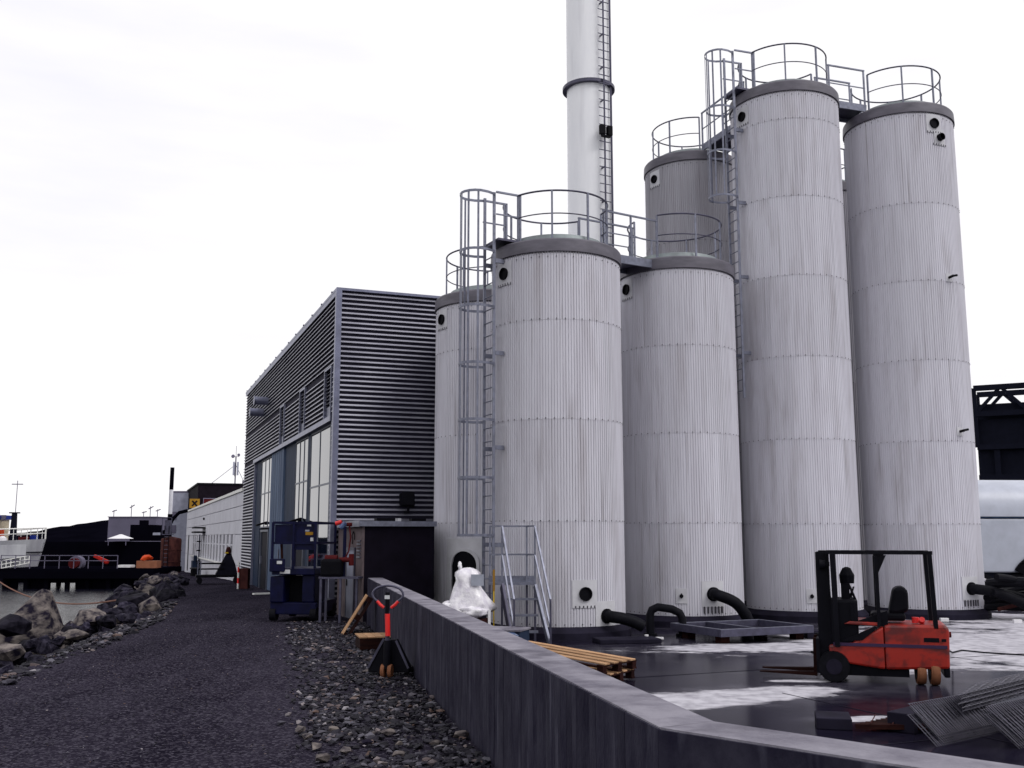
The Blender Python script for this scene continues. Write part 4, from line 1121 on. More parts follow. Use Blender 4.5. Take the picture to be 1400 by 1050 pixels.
for (x, bd, bw, sh_) in prof:
    for (z_, sc_) in ((-0.5, 0.75), (0.35, 0.95), (0.95, 1.01)):
        m.v.append((x + 0.45 * max(0, 1 - x / 4) + (0.95 - z_) * 0.25 * max(0, 1 - x / 4), bw * sc_, z_))
    for (z_, sc_) in ((0.95, 1.01), (0.35, 0.95), (-0.5, 0.75)):
        m.v.append((x + 0.45 * max(0, 1 - x / 4) + (0.95 - z_) * 0.25 * max(0, 1 - x / 4), -bw * sc_, z_))
for i in range(len(prof) - 1):
    for k in range(5): m.f.append((i * 6 + k, (i + 1) * 6 + k, (i + 1) * 6 + k + 1, i * 6 + k + 1))
m.f.append(tuple(range(6)))
m.build('lower_hull', 'ship_dark', sp, smooth=25)
# camera-side is local +y (rotated 183 deg): rubbing strake, recessed working deck, rails
stp = [(x + 0.1, hullsec(x)[0] * 0.93 + 0.05, 2.05 - 0.02 * x) for x in secs]
MB().tube(stp, 0.05, 6).build('rub_rail', 'ship_dark', sp)
MB().prism([(0.75, hullsec(1.2)[0] + 0.03, 1.75), (2.35, hullsec(2.5)[0] + 0.04, 1.6), (2.35, hullsec(2.5)[0] + 0.06, 2.55), (0.75, hullsec(1.0)[0] + 0.2, 2.6)], (0, 0.03, 0)).build('shell_plate', 'ship_white', sp, smooth=0)
gr = obj('gangway_rail', None, sp)
for z_ in (1.0, 1.25, 1.5):
    MB().bar((0.45, 1.35, z_ + 0.35), (2.2, 2.25, z_ - 0.05), 0.04, 0.05).build('rail', 'sill_white', gr, smooth=0)
for i in range(8):
    f_ = i / 7; MB().bb(0.45 + 1.75 * f_ - 0.025, 0.45 + 1.75 * f_ + 0.025, 1.33 + 0.9 * f_, 1.37 + 0.9 * f_, 1.3 - 0.4 * f_, 1.85 - 0.4 * f_).build('bar', 'sill_white', gr, smooth=0)
dk = [(x, hullsec(x)[0] - 0.08, sh_) for (x, _, _, sh_) in prof] 
for (dz_, r_) in ((0.42, 0.03), (0.78, 0.045)):
    path = [(x, y, z_ + dz_) for (x, y, z_) in dk[::-1]] + [(x, -y, z_ + dz_) for (x, y, z_) in dk]
    MB().tube(path, r_, 6).build('deck_rail', 'sill_white', sp)
for (x, y, z_) in dk[:7]:
    for s_ in (-1, 1): MB().cyl((x, s_ * y, z_), (x, s_ * y, z_ + 0.78), 0.025, None, 6).build('rail_post', 'sill_white', sp)
m = MB(); m.v = [(x, s_ * (y - 0.02), z_ - 0.25) for (x, y, z_) in dk for s_ in (1, -1)]
m.f = [(2 * i, 2 * i + 1, 2 * i + 3, 2 * i + 2) for i in range(len(dk) - 1)]
m.build('deck', 'far_grey', sp, smooth=0)
m = MB(); m.cyl((2.05, 0.4, 2.6), (2.05, 0.4, 4.75), 0.26, 0.18, 10); m.bb(1.75, 2.35, 0.2, 0.6, 4.72, 4.8); m.build('mast', 'ship_dark', sp)
m = MB(); m.cyl((2.0, 0.4, 4.8), (2.0, 0.4, 7.0), 0.025, None, 6); m.bar((1.62, 0.4, 6.75), (2.38, 0.4, 6.75), 0.05, 0.06); m.build('aerial', 'far_grey', sp)
m = MB(); m.bar((2.1, 0.4, 4.35), (2.9, 0.5, 4.2), 0.05, 0.05); m.bb(2.6, 2.85, 0.4, 0.6, 4.3, 4.6); m.build('radar_arm', 'far_grey', sp, smooth=0)
hs = obj('deckhouse', None, sp)
MB().bb(3.05, 7.0, -1.2, 1.6, 2.4, 4.3).build('house_wall', 'ship_cream', hs, smooth=0)
MB().bb(2.95, 7.1, -1.3, 1.7, 4.3, 4.6).build('house_roof', 'ship_blue', hs, smooth=0)
MB().bb(3.3, 3.6, 1.6, 1.62, 3.5, 3.9).build('window', 'black', hs, smooth=0)
MB().cyl((3.4, 0.6, 4.6), (3.4, 0.6, 5.4), 0.1, None, 8).build('dome_post', 'ship_blue', hs)
MB().lathe([(0.02, 5.35), (0.22, 5.42), (0.26, 5.6), (0.18, 5.8), (0.02, 5.86)], 14, (3.4, 0.6, 0)).build('radar_dome', 'ship_dark', hs)
MB().bb(1.0, 1.5, 0.2, 0.9, 2.6, 3.1).build('winch', 'red_dull', sp, smooth=0, bev=0.05)
MB().bb(0.7, 1.0, -0.6, 0.2, 2.6, 3.2).build('bollard', 'ship_blue', sp, smooth=0, bev=0.05)
MB().lathe([(0.35, 0), (0.3, 0.25), (0.12, 0.4), (0.02, 0.42)], 12, (2.55, 0.9, 2.75)).build('life_raft', 'white_paint', sp)
MB().bb(2.75, 2.95, 0.2, 0.7, 3.1, 3.6).build('lifebuoy_box', 'orange', sp, smooth=0)

# mooring line
def sag(a, b, s_, n=24):
    a, b = Vector(a), Vector(b)
    return [a.lerp(b, i / n) - Vector((0, 0, s_ * 4 * (i / n) * (1 - i / n))) for i in range(n + 1)]
P0 = at(-30, 770, 60); P1 = at(190, 814, 34)
tag(MB().tube(sag(P0, P1, 1.05), 0.03, 6).build('mooring_rope', 'rope_mat'), 'thin sagging mooring rope over the water behind the rocks', 'rope')

# ------------------------------------------------------------------ rocks along the shore
def rock_mesh(seed, sx, sy, sz, matn='rock', n=26):
    r = random.Random(seed); pts = []
    for _ in range(n):
        v = Vector((r.gauss(0, 1), r.gauss(0, 1), r.gauss(0, 1))).normalized() * r.uniform(0.75, 1.0)
        pts.append((v.x * sx, v.y * sy, v.z * sz))
    return MB().hull(pts).mesh('rock', matn, smooth=0)
big = thing  # readability only
pts = [(-0.78, 0.1, -0.55), (-0.7, -0.3, -0.5), (0.62, -0.35, -0.6), (0.70, 0.3, -0.55), (0.18, -0.1, 0.86), (0.30, 0.12, 0.80), (0.02, 0.2, 0.78), (-0.35, -0.42, 0.2), (-0.45, 0.4, 0.25), (0.45, 0.45, 0.15), (0.40, -0.42, 0.30), (0.1, -0.5, 0.05), (-0.6, 0.0, 0.0), (0.2, -0.33, 0.6)]
o = MB().hull(pts).build('rock', 'rock_pale', smooth=0, bev=0.03)
o.location = (-9.98, 21.6, 0.0); o.rotation_euler = (0, 0, 0.2); o.scale = (1.12, 1.1, 1.0)
tag(o, 'largest pointed pale boulder standing on the rocky shore', 'rock')
def place_rock(u, v, Y, sx, sy, sz, seed, matn, label, rz=0.0, tilt=0.0, group=None):
    o = obj('rock', rock_mesh(seed, sx, sy, sz, matn))
    o.location = at(u, v, Y); o.rotation_euler = (tilt, tilt * 0.5, rz)
    return tag(o, label, 'rock', group)
place_rock(124, 846, 24.0, 0.42, 0.5, 0.28, 11, 'rock_pale', 'pale split boulder just right of the largest boulder', 0.3, 0.2)
place_rock(205, 832, 27.5, 0.35, 0.4, 0.42, 12, 'rock_pale', 'upright pale boulder at the road edge, last of the near heap', 0.8)
place_rock(183, 828, 28.0, 0.6, 0.5, 0.42, 13, 'rock', 'dark round boulder leaning on the upright pale one', 0.1)
place_rock(160, 849, 24.6, 0.6, 0.3, 0.09, 14, 'rock_pale', 'flat pale slab of rock by the road edge', 0.4)
place_rock(100, 868, 20.5, 0.34, 0.3, 0.13, 15, 'rock_pale', 'small pale wedge stone at the road edge below the big boulder', 0.9)
place_rock(14, 856, 19.5, 0.42, 0.42, 0.24, 16, 'rock', 'dark boulder left of the largest boulder, at the picture edge', 0.5)
place_rock(10, 892, 16.2, 0.30, 0.32, 0.16, 17, 'rock_pale', 'pale topped boulder low at the left picture edge', 0.2)
rr_ = random.Random(21)
protos = [rock_mesh(100 + i, 0.5, rr_.uniform(0.32, 0.5), rr_.uniform(0.24, 0.4), 'rock' if i % 6 else 'rock_pale') for i in range(12)]
cnt = 0
def put_rock(x, y, z, s_, i=None):
    global cnt
    o = obj('rock', protos[i if i is not None else rr_.randrange(12)])
    o.location = (x, y, z); o.scale = (s_,) * 3
    o.rotation_euler = (rr_.uniform(-0.5, 0.5), rr_.uniform(-0.5, 0.5), rr_.uniform(0, 6.28))
    tag(o, 'angular rock in the near riprap heap around the largest boulder' if y < 29 else 'angular rock in the far riprap running beside the road towards the pier', 'rock', 'near riprap heap' if y < 29 else 'far riprap beside the road')
    cnt += 1
for _ in range(110):
    y = rr_.uniform(12.5, 29); k = rr_.random() ** 0.8
    x = interp(SHORE, y) - 0.1 - 2.6 * k
    put_rock(x, y, gz(y) - 0.05 - 0.9 * k * k + rr_.uniform(-0.05, 0.22), rr_.uniform(0.28, 0.85) * (0.6 + 0.5 * k))
for _ in range(70):
    y = rr_.uniform(29, 62); k = rr_.random()
    x = interp(SHORE, y) + 0.7 - 3.8 * k
    put_rock(x, y, gz(y) - 0.05 - 1.2 * k * k + rr_.uniform(-0.05, 0.2), rr_.uniform(0.4, 1.15))
# loose stones between the rocks and the verge rubble: one mass each
def scatter(name, pts, sizes, seed, matn='rubble'):
    r = random.Random(seed); base = []
    for k in range(8):
        m = MB(); m.hull([(Vector((r.gauss(0, 1), r.gauss(0, 1), r.gauss(0, 1))).normalized() * r.uniform(0.8, 1))[:] for _ in range(11)])
        base.append((m.v, m.f))
    M = MB()
    for p, s_ in zip(pts, sizes):
        v, f = base[r.randrange(8)]
        a = r.uniform(0, 6.28); c, s2 = math.cos(a), math.sin(a)
        ex, ey, ez = s_ * r.uniform(0.8, 1.3), s_ * r.uniform(0.55, 1.0), s_ * r.uniform(0.35, 0.7)
        o = len(M.v)
        M.v += [(p[0] + (x * c * ex - y * s2 * ey), p[1] + (x * s2 * ex + y * c * ey), p[2] + z * ez) for (x, y, z) in v]
        M.f += [tuple(i + o for i in q) for q in f]
    return M.build(name, matn, smooth=0, fixn=False)
rg = random.Random(5)
VERGE = [(4, -1.2), (8.86, -1.75), (14.1, -2.95), (18, -3.9), (23.5, -5.2)]
P, Z = [], []
while len(P) < 10000:
    y = 5.5 + 18.3 * rg.random() ** 1.35
    xl = interp(VERGE, y); xr = right_x(y) - 0.2
    k = rg.random()
    x = xl + (xr - xl) * k + rg.gauss(0, 0.10) * (1 - k)
    if x > xr: continue
    dens = MN.noise(Vector((x * 0.9, y * 0.55, 2.0)))
    edge = min(1, (x - xl + 0.25) / 0.6)
    if rg.random() > edge * (0.55 + 1.1 * dens + 0.25): continue
    s_ = rg.choice((0.014, 0.018, 0.024, 0.030, 0.042, 0.058)) * rg.uniform(0.8, 1.25)
    P.append((x, y, 0.0 + s_ * 0.1)); Z.append(s_)
stuff(tag(scatter('rubble', P, Z, 8), 'loose broken stone rubble on the verge beside the concrete wall', 'rubble'))
P, Z = [], []
while len(P) < 2600:
    y = rg.uniform(11, 31); k = rg.random()
    x = interp(SHORE, y) + 0.35 - 2.2 * k
    s_ = rg.choice((0.03, 0.05, 0.07, 0.1)) * rg.uniform(0.7, 1.3)
    P.append((x, y, gz(y) + 0.01 - 0.75 * max(0, k - 0.15) ** 1.3 * 1.2)); Z.append(s_)
stuff(tag(scatter('shore_stones', P, Z, 9), 'small broken stones filling the gaps of the shore rocks', 'stones'))
P, Z = [], []
while len(P) < 7000:
    y = 6 + 22 * rg.random() ** 1.6
    xl = interp(SHORE, y); xr = interp(VERGE, y)
    P.append((rg.uniform(xl, xr), y, -0.005)); Z.append(rg.choice((0.006, 0.008, 0.010, 0.014)))
stuff(tag(scatter('road_grit', P, Z, 10), 'fine loose grit on the gravel road surface', 'grit'))
pale = [rock_mesh(300 + i, 0.10, 0.075, 0.045, 'rock_pale', 16) for i in range(5)]
for (u, v) in ((512, 1006), (500, 1018), (530, 1004), (455, 1000), (420, 1010), (432, 1024), (545, 1020), (596, 1019), (520, 892), (505, 904), (500, 920), (545, 1035), (440, 1040), (470, 1030), (410, 1000), (560, 1012), (630, 1008), (480, 1008)):
    p = gnd(u, v); o = obj('stone', pale[rg.randrange(5)])
    o.location = (p.x, p.y, 0.025); o.rotation_euler = (0, 0, rg.uniform(0, 6)); o.scale = (rg.uniform(0.5, 1.1),) * 3
    tag(o, 'larger pale stone lying on top of the verge rubble', 'stone', 'larger pale stones on the verge')

# ------------------------------------------------------------------ blue mast lift beside the road
lf = thing('platform_lift', 'dark blue platform lift with railed basket parked beside the shed', 'lift', (-5.0, 24.3, 0), R_(-6))
MB().bb(-0.55, 0.55, -0.4, 1.3, 0.15, 0.42).build('chassis', 'lift_blue', lf, smooth=0, bev=0.02)
m = MB(); m.bb(-0.55, -0.22, -0.45, 0.5, 0.42, 1.02); m.bb(0.2, 0.5, -0.4, 0.5, 0.42, 1.05); m.build('side_cabinet', 'lift_blue', lf, smooth=0, bev=0.03)
m = MB(); m.bb(-0.22, 0.2, 0.0, 0.5, 0.42, 1.0); m.build('mast_block', 'black', lf, smooth=0)
for (x, y) in ((-0.48, -0.3), (0.48, -0.3), (-0.48, 1.1), (0.48, 1.1)):
    wh = MB().cyl((x - 0.07, y, 0.16), (x + 0.07, y, 0.16), 0.16, None, 16).build('wheel', 'rubber', lf)
MB().bb(-0.5, 0.52, -0.5, 1.2, 1.05, 1.2).build('platform', 'lift_blue', lf, smooth=0, bev=0.02)
MB().bb(-0.54, -0.18, -0.56, -0.5, 1.12, 1.42).build('front_box', 'lift_blue', lf, smooth=0, bev=0.02)
bk = obj('basket_rail', None, lf)
for (x, y) in ((-0.5, -0.5), (0.0, -0.5), (0.52, -0.5), (-0.5, 1.15), (0.52, 1.15)):
    MB().bb(x - 0.025, x + 0.025, y - 0.025, y + 0.025, 1.2, 2.25).build('post', 'lift_blue', bk, smooth=0)
for z_ in (1.75, 2.22):
    m = MB(); m.bb(-0.5, 0.52, -0.52, -0.48, z_, z_ + 0.05); m.bb(-0.52, -0.48, -0.48, 1.15, z_, z_ + 0.05); m.bb(0.5, 0.54, -0.48, 1.15, z_, z_ + 0.05); m.bb(-0.48, 0.5, 1.13, 1.17, z_, z_ + 0.05); m.build('rail', 'lift_blue', bk, smooth=0)
m = MB(); m.bb(-0.46, 0.0, -0.47, -0.44, 1.75, 2.2); m.bb(0.04, 0.5, -0.47, -0.44, 1.62, 2.2); m.build('rail_panel', 'lift_blue', bk, smooth=0)
MB().bb(0.06, 0.34, -0.44, -0.25, 1.62, 2.12).build('control_box', 'black', lf, smooth=0, bev=0.02)
for (x0, x1, z0, z1, mm) in ((-0.36, -0.24, 1.30, 1.37, 'sticker'), (-0.30, -0.06, 1.08, 1.17, 'sticker'), (0.27, 0.45, 1.96, 2.03, 'ochre'), (0.26, 0.36, 2.04, 2.08, 'label_grey'), (0.39, 0.46, 1.82, 1.90, 'sticker'), (0.3, 0.4, 2.16, 2.2, 'sticker')):
    y = -0.565 if z1 < 1.5 and x1 < -0.17 and z0 > 1.2 else (-0.505 if z1 < 1.5 else -0.475)
    MB().bb(x0, x1, y - 0.004, y, z0, z1).build('sticker', mm, lf, smooth=0)
MB().bar((-0.32, -0.3, 1.3), (-0.36, -0.3, 1.8), 0.05, 0.03).build('wooden_batten', 'wood_dark', lf, smooth=0)
# stand with black motor and red pipework next to it
pm = thing('pump_stand', 'black motor on a post stand with red pipe arm beside the blue lift', 'pump', (-4.06, 23.6, 0), R_(-4))
for (x, y) in ((-0.25, -0.2), (0.2, -0.2), (-0.25, 0.3), (0.55, -0.1)):
    MB().bb(x - 0.025, x + 0.025, y - 0.025, y + 0.025, 0, 0.98).build('leg', 'galvanised_dark', pm, smooth=0)
MB().bb(-0.3, 0.62, -0.24, 0.34, 0.98, 1.02).build('shelf', 'galvanised_dark', pm, smooth=0)
MB().bb(-0.28, 0.2, -0.2, 0.3, 1.02, 1.42).build('motor', 'black', pm, smooth=0, bev=0.06)
m = MB(); m.cyl((-0.2, -0.05, 1.42), (0.08, -0.05, 1.42), 0.09, None, 14); m.cyl((0.12, -0.05, 1.40), (0.42, -0.05, 1.40), 0.055, None, 12); m.cyl((0.40, -0.05, 1.27), (0.40, -0.05, 1.53), 0.06, None, 12); m.build('red_pipe', 'red_dull', pm)
MB().cyl((0.2, 0.1, 1.0), (0.2, 0.1, 2.15), 0.04, None, 10).build('riser', 'lift_blue', pm)
m = MB(); m.cyl((-0.02, 0.1, 2.22), (0.12, 0.1, 2.26), 0.05, None, 10); m.build('red_valve', 'grip_red', pm)
m = MB(); m.cyl((0.1, 0.08, 2.12), (0.22, 0.08, 2.24), 0.06, None, 10); m.build('blue_valve', 'plastic_blue', pm)
m = MB(); m.cyl((0.24, 0.1, 2.2), (0.36, 0.1, 2.2), 0.045, None, 10); m.tube([(0.3, 0.1, 2.18), (0.34, 0.1, 1.9), (0.3, 0.1, 1.6), (0.24, 0.0, 1.42)], 0.018, 6); m.build('red_hose', 'red_dull', pm)

# ------------------------------------------------------------------ bundle trolley and posts by the hall end
tr = thing('loaded_trolley', 'dark low trolley with a peaked bundle near the hall end', 'trolley', gnd(305, 798), R_(20))
tr.scale = (0.74, 0.74, 0.9)
m = MB(); m.bb(-1.5, 0.9, -0.4, 0.4, 0.3, 0.42); m.build('deck', 'black', tr, smooth=0)
for (x, y) in ((-1.3, -0.3), (0.7, -0.3), (-1.3, 0.3), (0.7, 0.3)): MB().cyl((x, y - 0.05, 0.15), (x, y + 0.05, 0.15), 0.15, None, 14).build('wheel', 'rubber', tr)
for z_ in (0.65, 0.9):
    MB().bb(-1.5, 0.0, -0.38, -0.34, z_, z_ + 0.07).build('side_rail', 'black', tr, smooth=0)
for x in (-1.45, -1.3): MB().bb(x, x + 0.06, -0.39, -0.33, 0.42, 1.05).build('rail_post', 'galvanised', tr, smooth=0)
MB().hull([(-0.45, -0.35, 0.42), (0.75, -0.35, 0.42), (-0.45, 0.35, 0.42), (0.75, 0.35, 0.42), (0.05, -0.15, 1.3), (0.4, -0.15, 1.3), (0.1, 0.15, 1.35), (0.35, 0.15, 1.4), (0.6, -0.25, 0.9), (-0.2, -0.3, 0.85)]).build('bundle', 'door_dark', tr, smooth=0)
m = MB(); m.lathe([(0.14, 1.36), (0.16, 1.5), (0.1, 1.66), (0.02, 1.7)], 12, (0.22, 0, 0)); m.build('bundle_tip', 'rust', tr)
MB().bb(0.0, 0.2, -0.2, -0.17, 1.38, 1.44).build('yellow_band', 'yellow', tr, smooth=0)
pp = thing('marker_post', 'red and white striped marker post at the hall corner', 'post', gnd(325, 805), 0)
for i in range(5): MB().cyl((0, 0, i * 0.2), (0, 0, i * 0.2 + 0.2), 0.035, None, 8).build('band', 'grip_red' if i % 2 else 'sill_white', pp)
MB().bb(0.0, 0.35, 0.05, 0.4, 0, 0.75).build('red_box', 'rust', pp, smooth=0)
pk = MB().bar(gnd(346, 812, 0.03), gnd(377, 811, 0.03), 0.16, 0.05).build('timber_plank', 'sill_white', smooth=0)
tag(pk, 'pale plank lying on the ground below the sliding door', 'plank')

# ------------------------------------------------------------------ pallets
def pallet(name, label, loc, rz, L_=1.2, Wd_=0.8, slats=5, matn='wood', group=None, stacked=False):
    p = thing(name, label, 'pallet', loc, rz, group)
    gap = Wd_ / slats
    for i in range(slats):
        y = -Wd_ / 2 + gap * (i + 0.5)
        MB().bb(-L_ / 2, L_ / 2, y - gap * 0.27, y + gap * 0.27, 0.122, 0.144).build('deck_board', matn, p, smooth=0, bev=0.003)
    for x in (-L_ / 2 + 0.06, 0, L_ / 2 - 0.06):
        MB().bb(x - 0.05, x + 0.05, -Wd_ / 2, Wd_ / 2, 0.100, 0.1215).build('cross_board', 'wood_dark', p, smooth=0)
        for y in (-Wd_ / 2 + 0.06, 0, Wd_ / 2 - 0.06):
            MB().bb(x - 0.05, x + 0.05, y - 0.05, y + 0.05, 0.022, 0.0998).build('block', 'wood_dark', p, smooth=0)
    for y in (-Wd_ / 2 + 0.06, 0, Wd_ / 2 - 0.06):
        MB().bb(-L_ / 2, L_ / 2, y - 0.05, y + 0.05, 0.0, 0.0218).build('bottom_board', 'wood_dark', p, smooth=0)
    return p
pa = math.atan2(-1.2, 1.51)
lo = pallet('wooden_pallet', 'lower of the two long pallets stacked behind the concrete wall', (0.80, 15.5, -0.13), pa + 0.10, 1.85, 0.85, 4)
up_ = pallet('wooden_pallet', 'upper bright-boarded long pallet stacked behind the concrete wall', (0.78, 15.52, 0.03), pa, 1.95, 0.90, 4)
up_.rotation_euler = (0, R_(4.0), pa)
up_.location.z = 0.085
ln = pallet('wooden_pallet', 'narrow wooden pallet leaning on edge against the wall near the shed', (-3.08, 21.0, 0.28), 0, 0.95, 0.5, 4)
ln.rotation_euler = (0, R_(-58), R_(12))
bx = thing('wooden_box', 'low wooden box with pale lid beside the pallet jack', 'box', (-2.42, 18.2, 0), R_(15))
MB().bb(-0.27, 0.27, -0.35, 0.35, 0, 0.20).build('box_body', 'wood_dark', bx, smooth=0, bev=0.006)
for i in range(4): MB().bb(-0.28 + i * 0.142, -0.28 + i * 0.142 + 0.134, -0.36, 0.36, 0.201, 0.225).build('lid_board', 'wood', bx, smooth=0, bev=0.003)

# ------------------------------------------------------------------ pallet jack
pj = thing('pallet_jack', 'pallet jack with looped handle and red grips beside the wall', 'pallet jack', (-1.72, 14.4, 0), R_(-8))
# handle
hp = []
for a in range(-55, 236, 12): hp.append((0.19 * math.cos(R_(a)) * 1.15, -0.02, 1.12 + 0.12 * math.sin(R_(a))))
MB().tube(hp, 0.016, 8).build('handle_loop', 'galvanised_dark', pj)
for s_ in (-1, 1):
    MB().tube([(s_ * 0.15, -0.02, 1.03), (s_ * 0.11, -0.02, 0.985), (s_ * 0.05, -0.02, 0.94)], 0.022, 8).build('grip', 'grip_red', pj)
MB().bb(-0.025, 0.025, -0.05, 0.0, 0.86, 1.15).build('control_stem', 'black', pj, smooth=0)
MB().bb(-0.035, 0.035, -0.056, -0.05, 1.06, 1.11).build('sticker', 'sticker', pj, smooth=0)
MB().tube([(0, 0, 0.45), (0.0, -0.01, 0.95)], 0.032, 10).build('shaft', 'galvanised_dark', pj)
MB().tube([(0.01, -0.02, 0.56), (0.0, -0.025, 0.86)], 0.036, 10).build('shaft_sleeve', 'grip_red', pj)
m = MB(); m.prism([(-0.08, 0.08, 0.50), (0.1, 0.08, 0.50), (0.29, 0.08, 0.14), (0.29, 0.08, 0.06), (-0.29, 0.08, 0.06), (-0.29, 0.08, 0.14)], (0, 0.14, 0)); m.build('body_plate', 'fork_black', pj, smooth=0, bev=0.01)
m = MB(); m.cyl((0, 0.0, 0.12), (0, 0.0, 0.5), 0.06, 0.05, 12); m.build('pump', 'fork_black', pj)
m = MB(); m.bar((-0.285, 0.07, 0.12), (-0.07, 0.07, 0.51), 0.02, 0.03); m.build('frame_edge', 'galvanised_dark', pj, smooth=0)
m = MB(); m.bar((0.285, 0.07, 0.12), (0.105, 0.07, 0.49), 0.02, 0.03); m.build('frame_edge', 'galvanised_dark', pj, smooth=0)
for x in (-0.05, 0.05): MB().cyl((x - 0.025, 0.0, 0.09), (x + 0.025, 0.0, 0.09), 0.09, None, 16).build('steer_wheel', 'hub_brown', pj)
for x in (-0.22, 0.22): MB().bb(x - 0.08, x + 0.08, 0.24, 1.3, 0.05, 0.12).build('fork', 'fork_black', pj, smooth=0, bev=0.01)

# ------------------------------------------------------------------ shrink-wrapped machine and crate behind the wall
wr = thing('wrapped_machine', 'machine shrink-wrapped in white plastic standing on white legs', 'machine', (-0.82, 20.4, -0.15), R_(5))
bm = bmesh.new()
prof = [(0.60, 0.40, 0.30), (0.66, 0.46, 0.26), (0.74, 0.46, 0.27), (0.84, 0.41, 0.25), (0.95, 0.33, 0.23), (1.08, 0.26, 0.21), (1.20, 0.22, 0.20), (1.30, 0.24, 0.20), (1.38, 0.22, 0.17), (1.44, 0.15, 0.12), (1.46, 0.06, 0.06)]
rings = []; rw = random.Random(4)
for (z_, ax, ay) in prof:
    ring = []
    for k in range(28):
        a = 2 * math.pi * k / 28
        nn = 1 + 0.16 * MN.noise(Vector((math.cos(a) * 2.2, math.sin(a) * 2.2, z_ * 4.0))) + 0.07 * math.sin(5 * a + z_ * 9) + (0.05 if k % 2 else -0.05) * (0.4 + abs(MN.noise(Vector((k * 0.9, z_ * 2.5, 7)))) * 2.2)
        cx_ = -0.02 + 0.05 * (z_ - 0.6) * -1
        ring.append(bm.verts.new((cx_ + ax * nn * math.copysign(abs(math.cos(a)) ** 0.75, math.cos(a)), ay * nn * math.copysign(abs(math.sin(a)) ** 0.75, math.sin(a)), z_ + 0.02 * MN.noise(Vector((a * 2, z_ * 3, 1))))))
    rings.append(ring)
for A_, B_ in zip(rings, rings[1:]):
    for k in range(28): bm.faces.new((A_[k], A_[(k + 1) % 28], B_[(k + 1) % 28], B_[k]))
bm.faces.new(rings[-1]); bm.faces.new(rings[0][::-1])
me = bpy.data.meshes.new('plastic_wrap'); bm.to_mesh(me); bm.free(); me.materials.append(MATS['wrap'])
me.polygons.foreach_set('use_smooth', [True] * len(me.polygons))
obj('plastic_wrap', me, wr)
def blob(c, r, seed, sz=(1, 1, 1)):
    bm = bmesh.new(); bmesh.ops.create_icosphere(bm, subdivisions=3, radius=1)
    for v in bm.verts:
        k = 1 + 0.35 * MN.noise(v.co * 2.1 + Vector((seed, 0, 0))) + 0.15 * MN.noise(v.co * 5 + Vector((seed, 3, 0)))
        v.co = Vector((v.co.x * sz[0] * k * r + c[0], v.co.y * sz[1] * k * r + c[1], v.co.z * sz[2] * k * r + c[2]))
    me = bpy.data.meshes.new('wrap_fold'); bm.to_mesh(me); bm.free()
    me.polygons.foreach_set('use_smooth', [True] * len(me.polygons))
    me.materials.append(MATS['wrap'])
    return me
obj('wrap_fold', blob((-0.42, -0.1, 0.70), 0.16, 2, (1.1, 0.9, 0.75)), wr)
obj('wrap_fold', blob((-0.21, -0.02, 1.50), 0.055, 5, (0.7, 0.7, 1.5)), wr)
obj('wrap_fold', blob((0.05, -0.18, 0.62), 0.22, 8, (1.3, 0.7, 0.6)), wr)
o = MB().bb(0.00, 0.25, -0.245, -0.225, 1.12, 1.34).build('label_plate', 'label_grey', wr, smooth=0)
for (x, y) in ((-0.38, -0.22), (-0.12, -0.26), (0.36, -0.24), (0.36, 0.2), (-0.38, 0.2)):
    MB().bb(x - 0.025, x + 0.025, y - 0.025, y + 0.025, 0.0, 0.66).build('leg', 'white_paint', wr, smooth=0)
MB().bb(-0.13, 0.36, -0.2, 0.2, 0.28, 0.48).build('gearbox', 'rust', wr, smooth=0)
cr = thing('lidded_crate', 'low crate with pale lid and blue plastic between machine and pallets', 'crate', (-0.22, 19.3, -0.15), R_(-18))
MB().bb(-0.48, 0.48, -0.3, 0.3, 0, 0.36).build('crate_body', 'facade_blue', cr, smooth=0, bev=0.02)
MB().bb(-0.52, 0.5, -0.33, 0.33, 0.361, 0.40).build('lid', 'wall_top', cr, smooth=0, bev=0.008)
me = blob((0.28, -0.26, 0.22), 0.22, 12, (1.0, 0.55, 0.7)); me.materials[0] = MATS['plastic_blue']
obj('plastic_sheet', me, cr)

# ------------------------------------------------------------------ steel steps
ss = thing('steel_steps', 'galvanised steel steps with handrails and a small platform at the silo', 'stairs', (0, 0, -0.15))
xl, xr = -0.20, 0.46; yt, yf = 20.72, 20.0; zt = 1.16
MB().bb(-0.48, xr + 0.02, yt, yt + 0.34, zt - 0.05, zt).build('platform', 'galvanised', ss, smooth=0)
m = MB(); m.bb(-0.48, xr + 0.02, yt + 0.34, yt + 0.36, zt - 0.05, zt + 0.12); m.build('toe_board', 'galvanised', ss, smooth=0)
for i, z_ in enumerate((0.26, 0.56, 0.86)):
    y = yf + (yt - yf) * z_ / zt
    MB().bb(xl + 0.07, xr + 0.05, y - 0.02, y + 0.2, z_ - 0.035, z_).build('tread', 'galvanised', ss, smooth=0)
def sx(y, base): return base + (0.30 if base > 0.2 else 0.12) * 0 
MB().bar((xl + 0.20, yf, 0.02), (xl, yt, zt - 0.06), 0.05, 0.18).build('stringer', 'galvanised_dark', ss, smooth=0)
MB().bar((xr + 0.26, yf, 0.02), (xr, yt, zt - 0.06), 0.05, 0.10).build('stringer', 'galvanised', ss, smooth=0)
for (x, y) in ((-0.45, yt + 0.03), (xl, yt + 0.03), (xr, yt + 0.03), (-0.45, yt + 0.3), (xr - 0.16, yt + 0.3)):
    MB().bb(x - 0.022, x + 0.022, y - 0.022, y + 0.022, 0, zt - 0.05).build('support_post', 'galvanised_dark', ss, smooth=0)
hr = obj('handrail', None, ss)
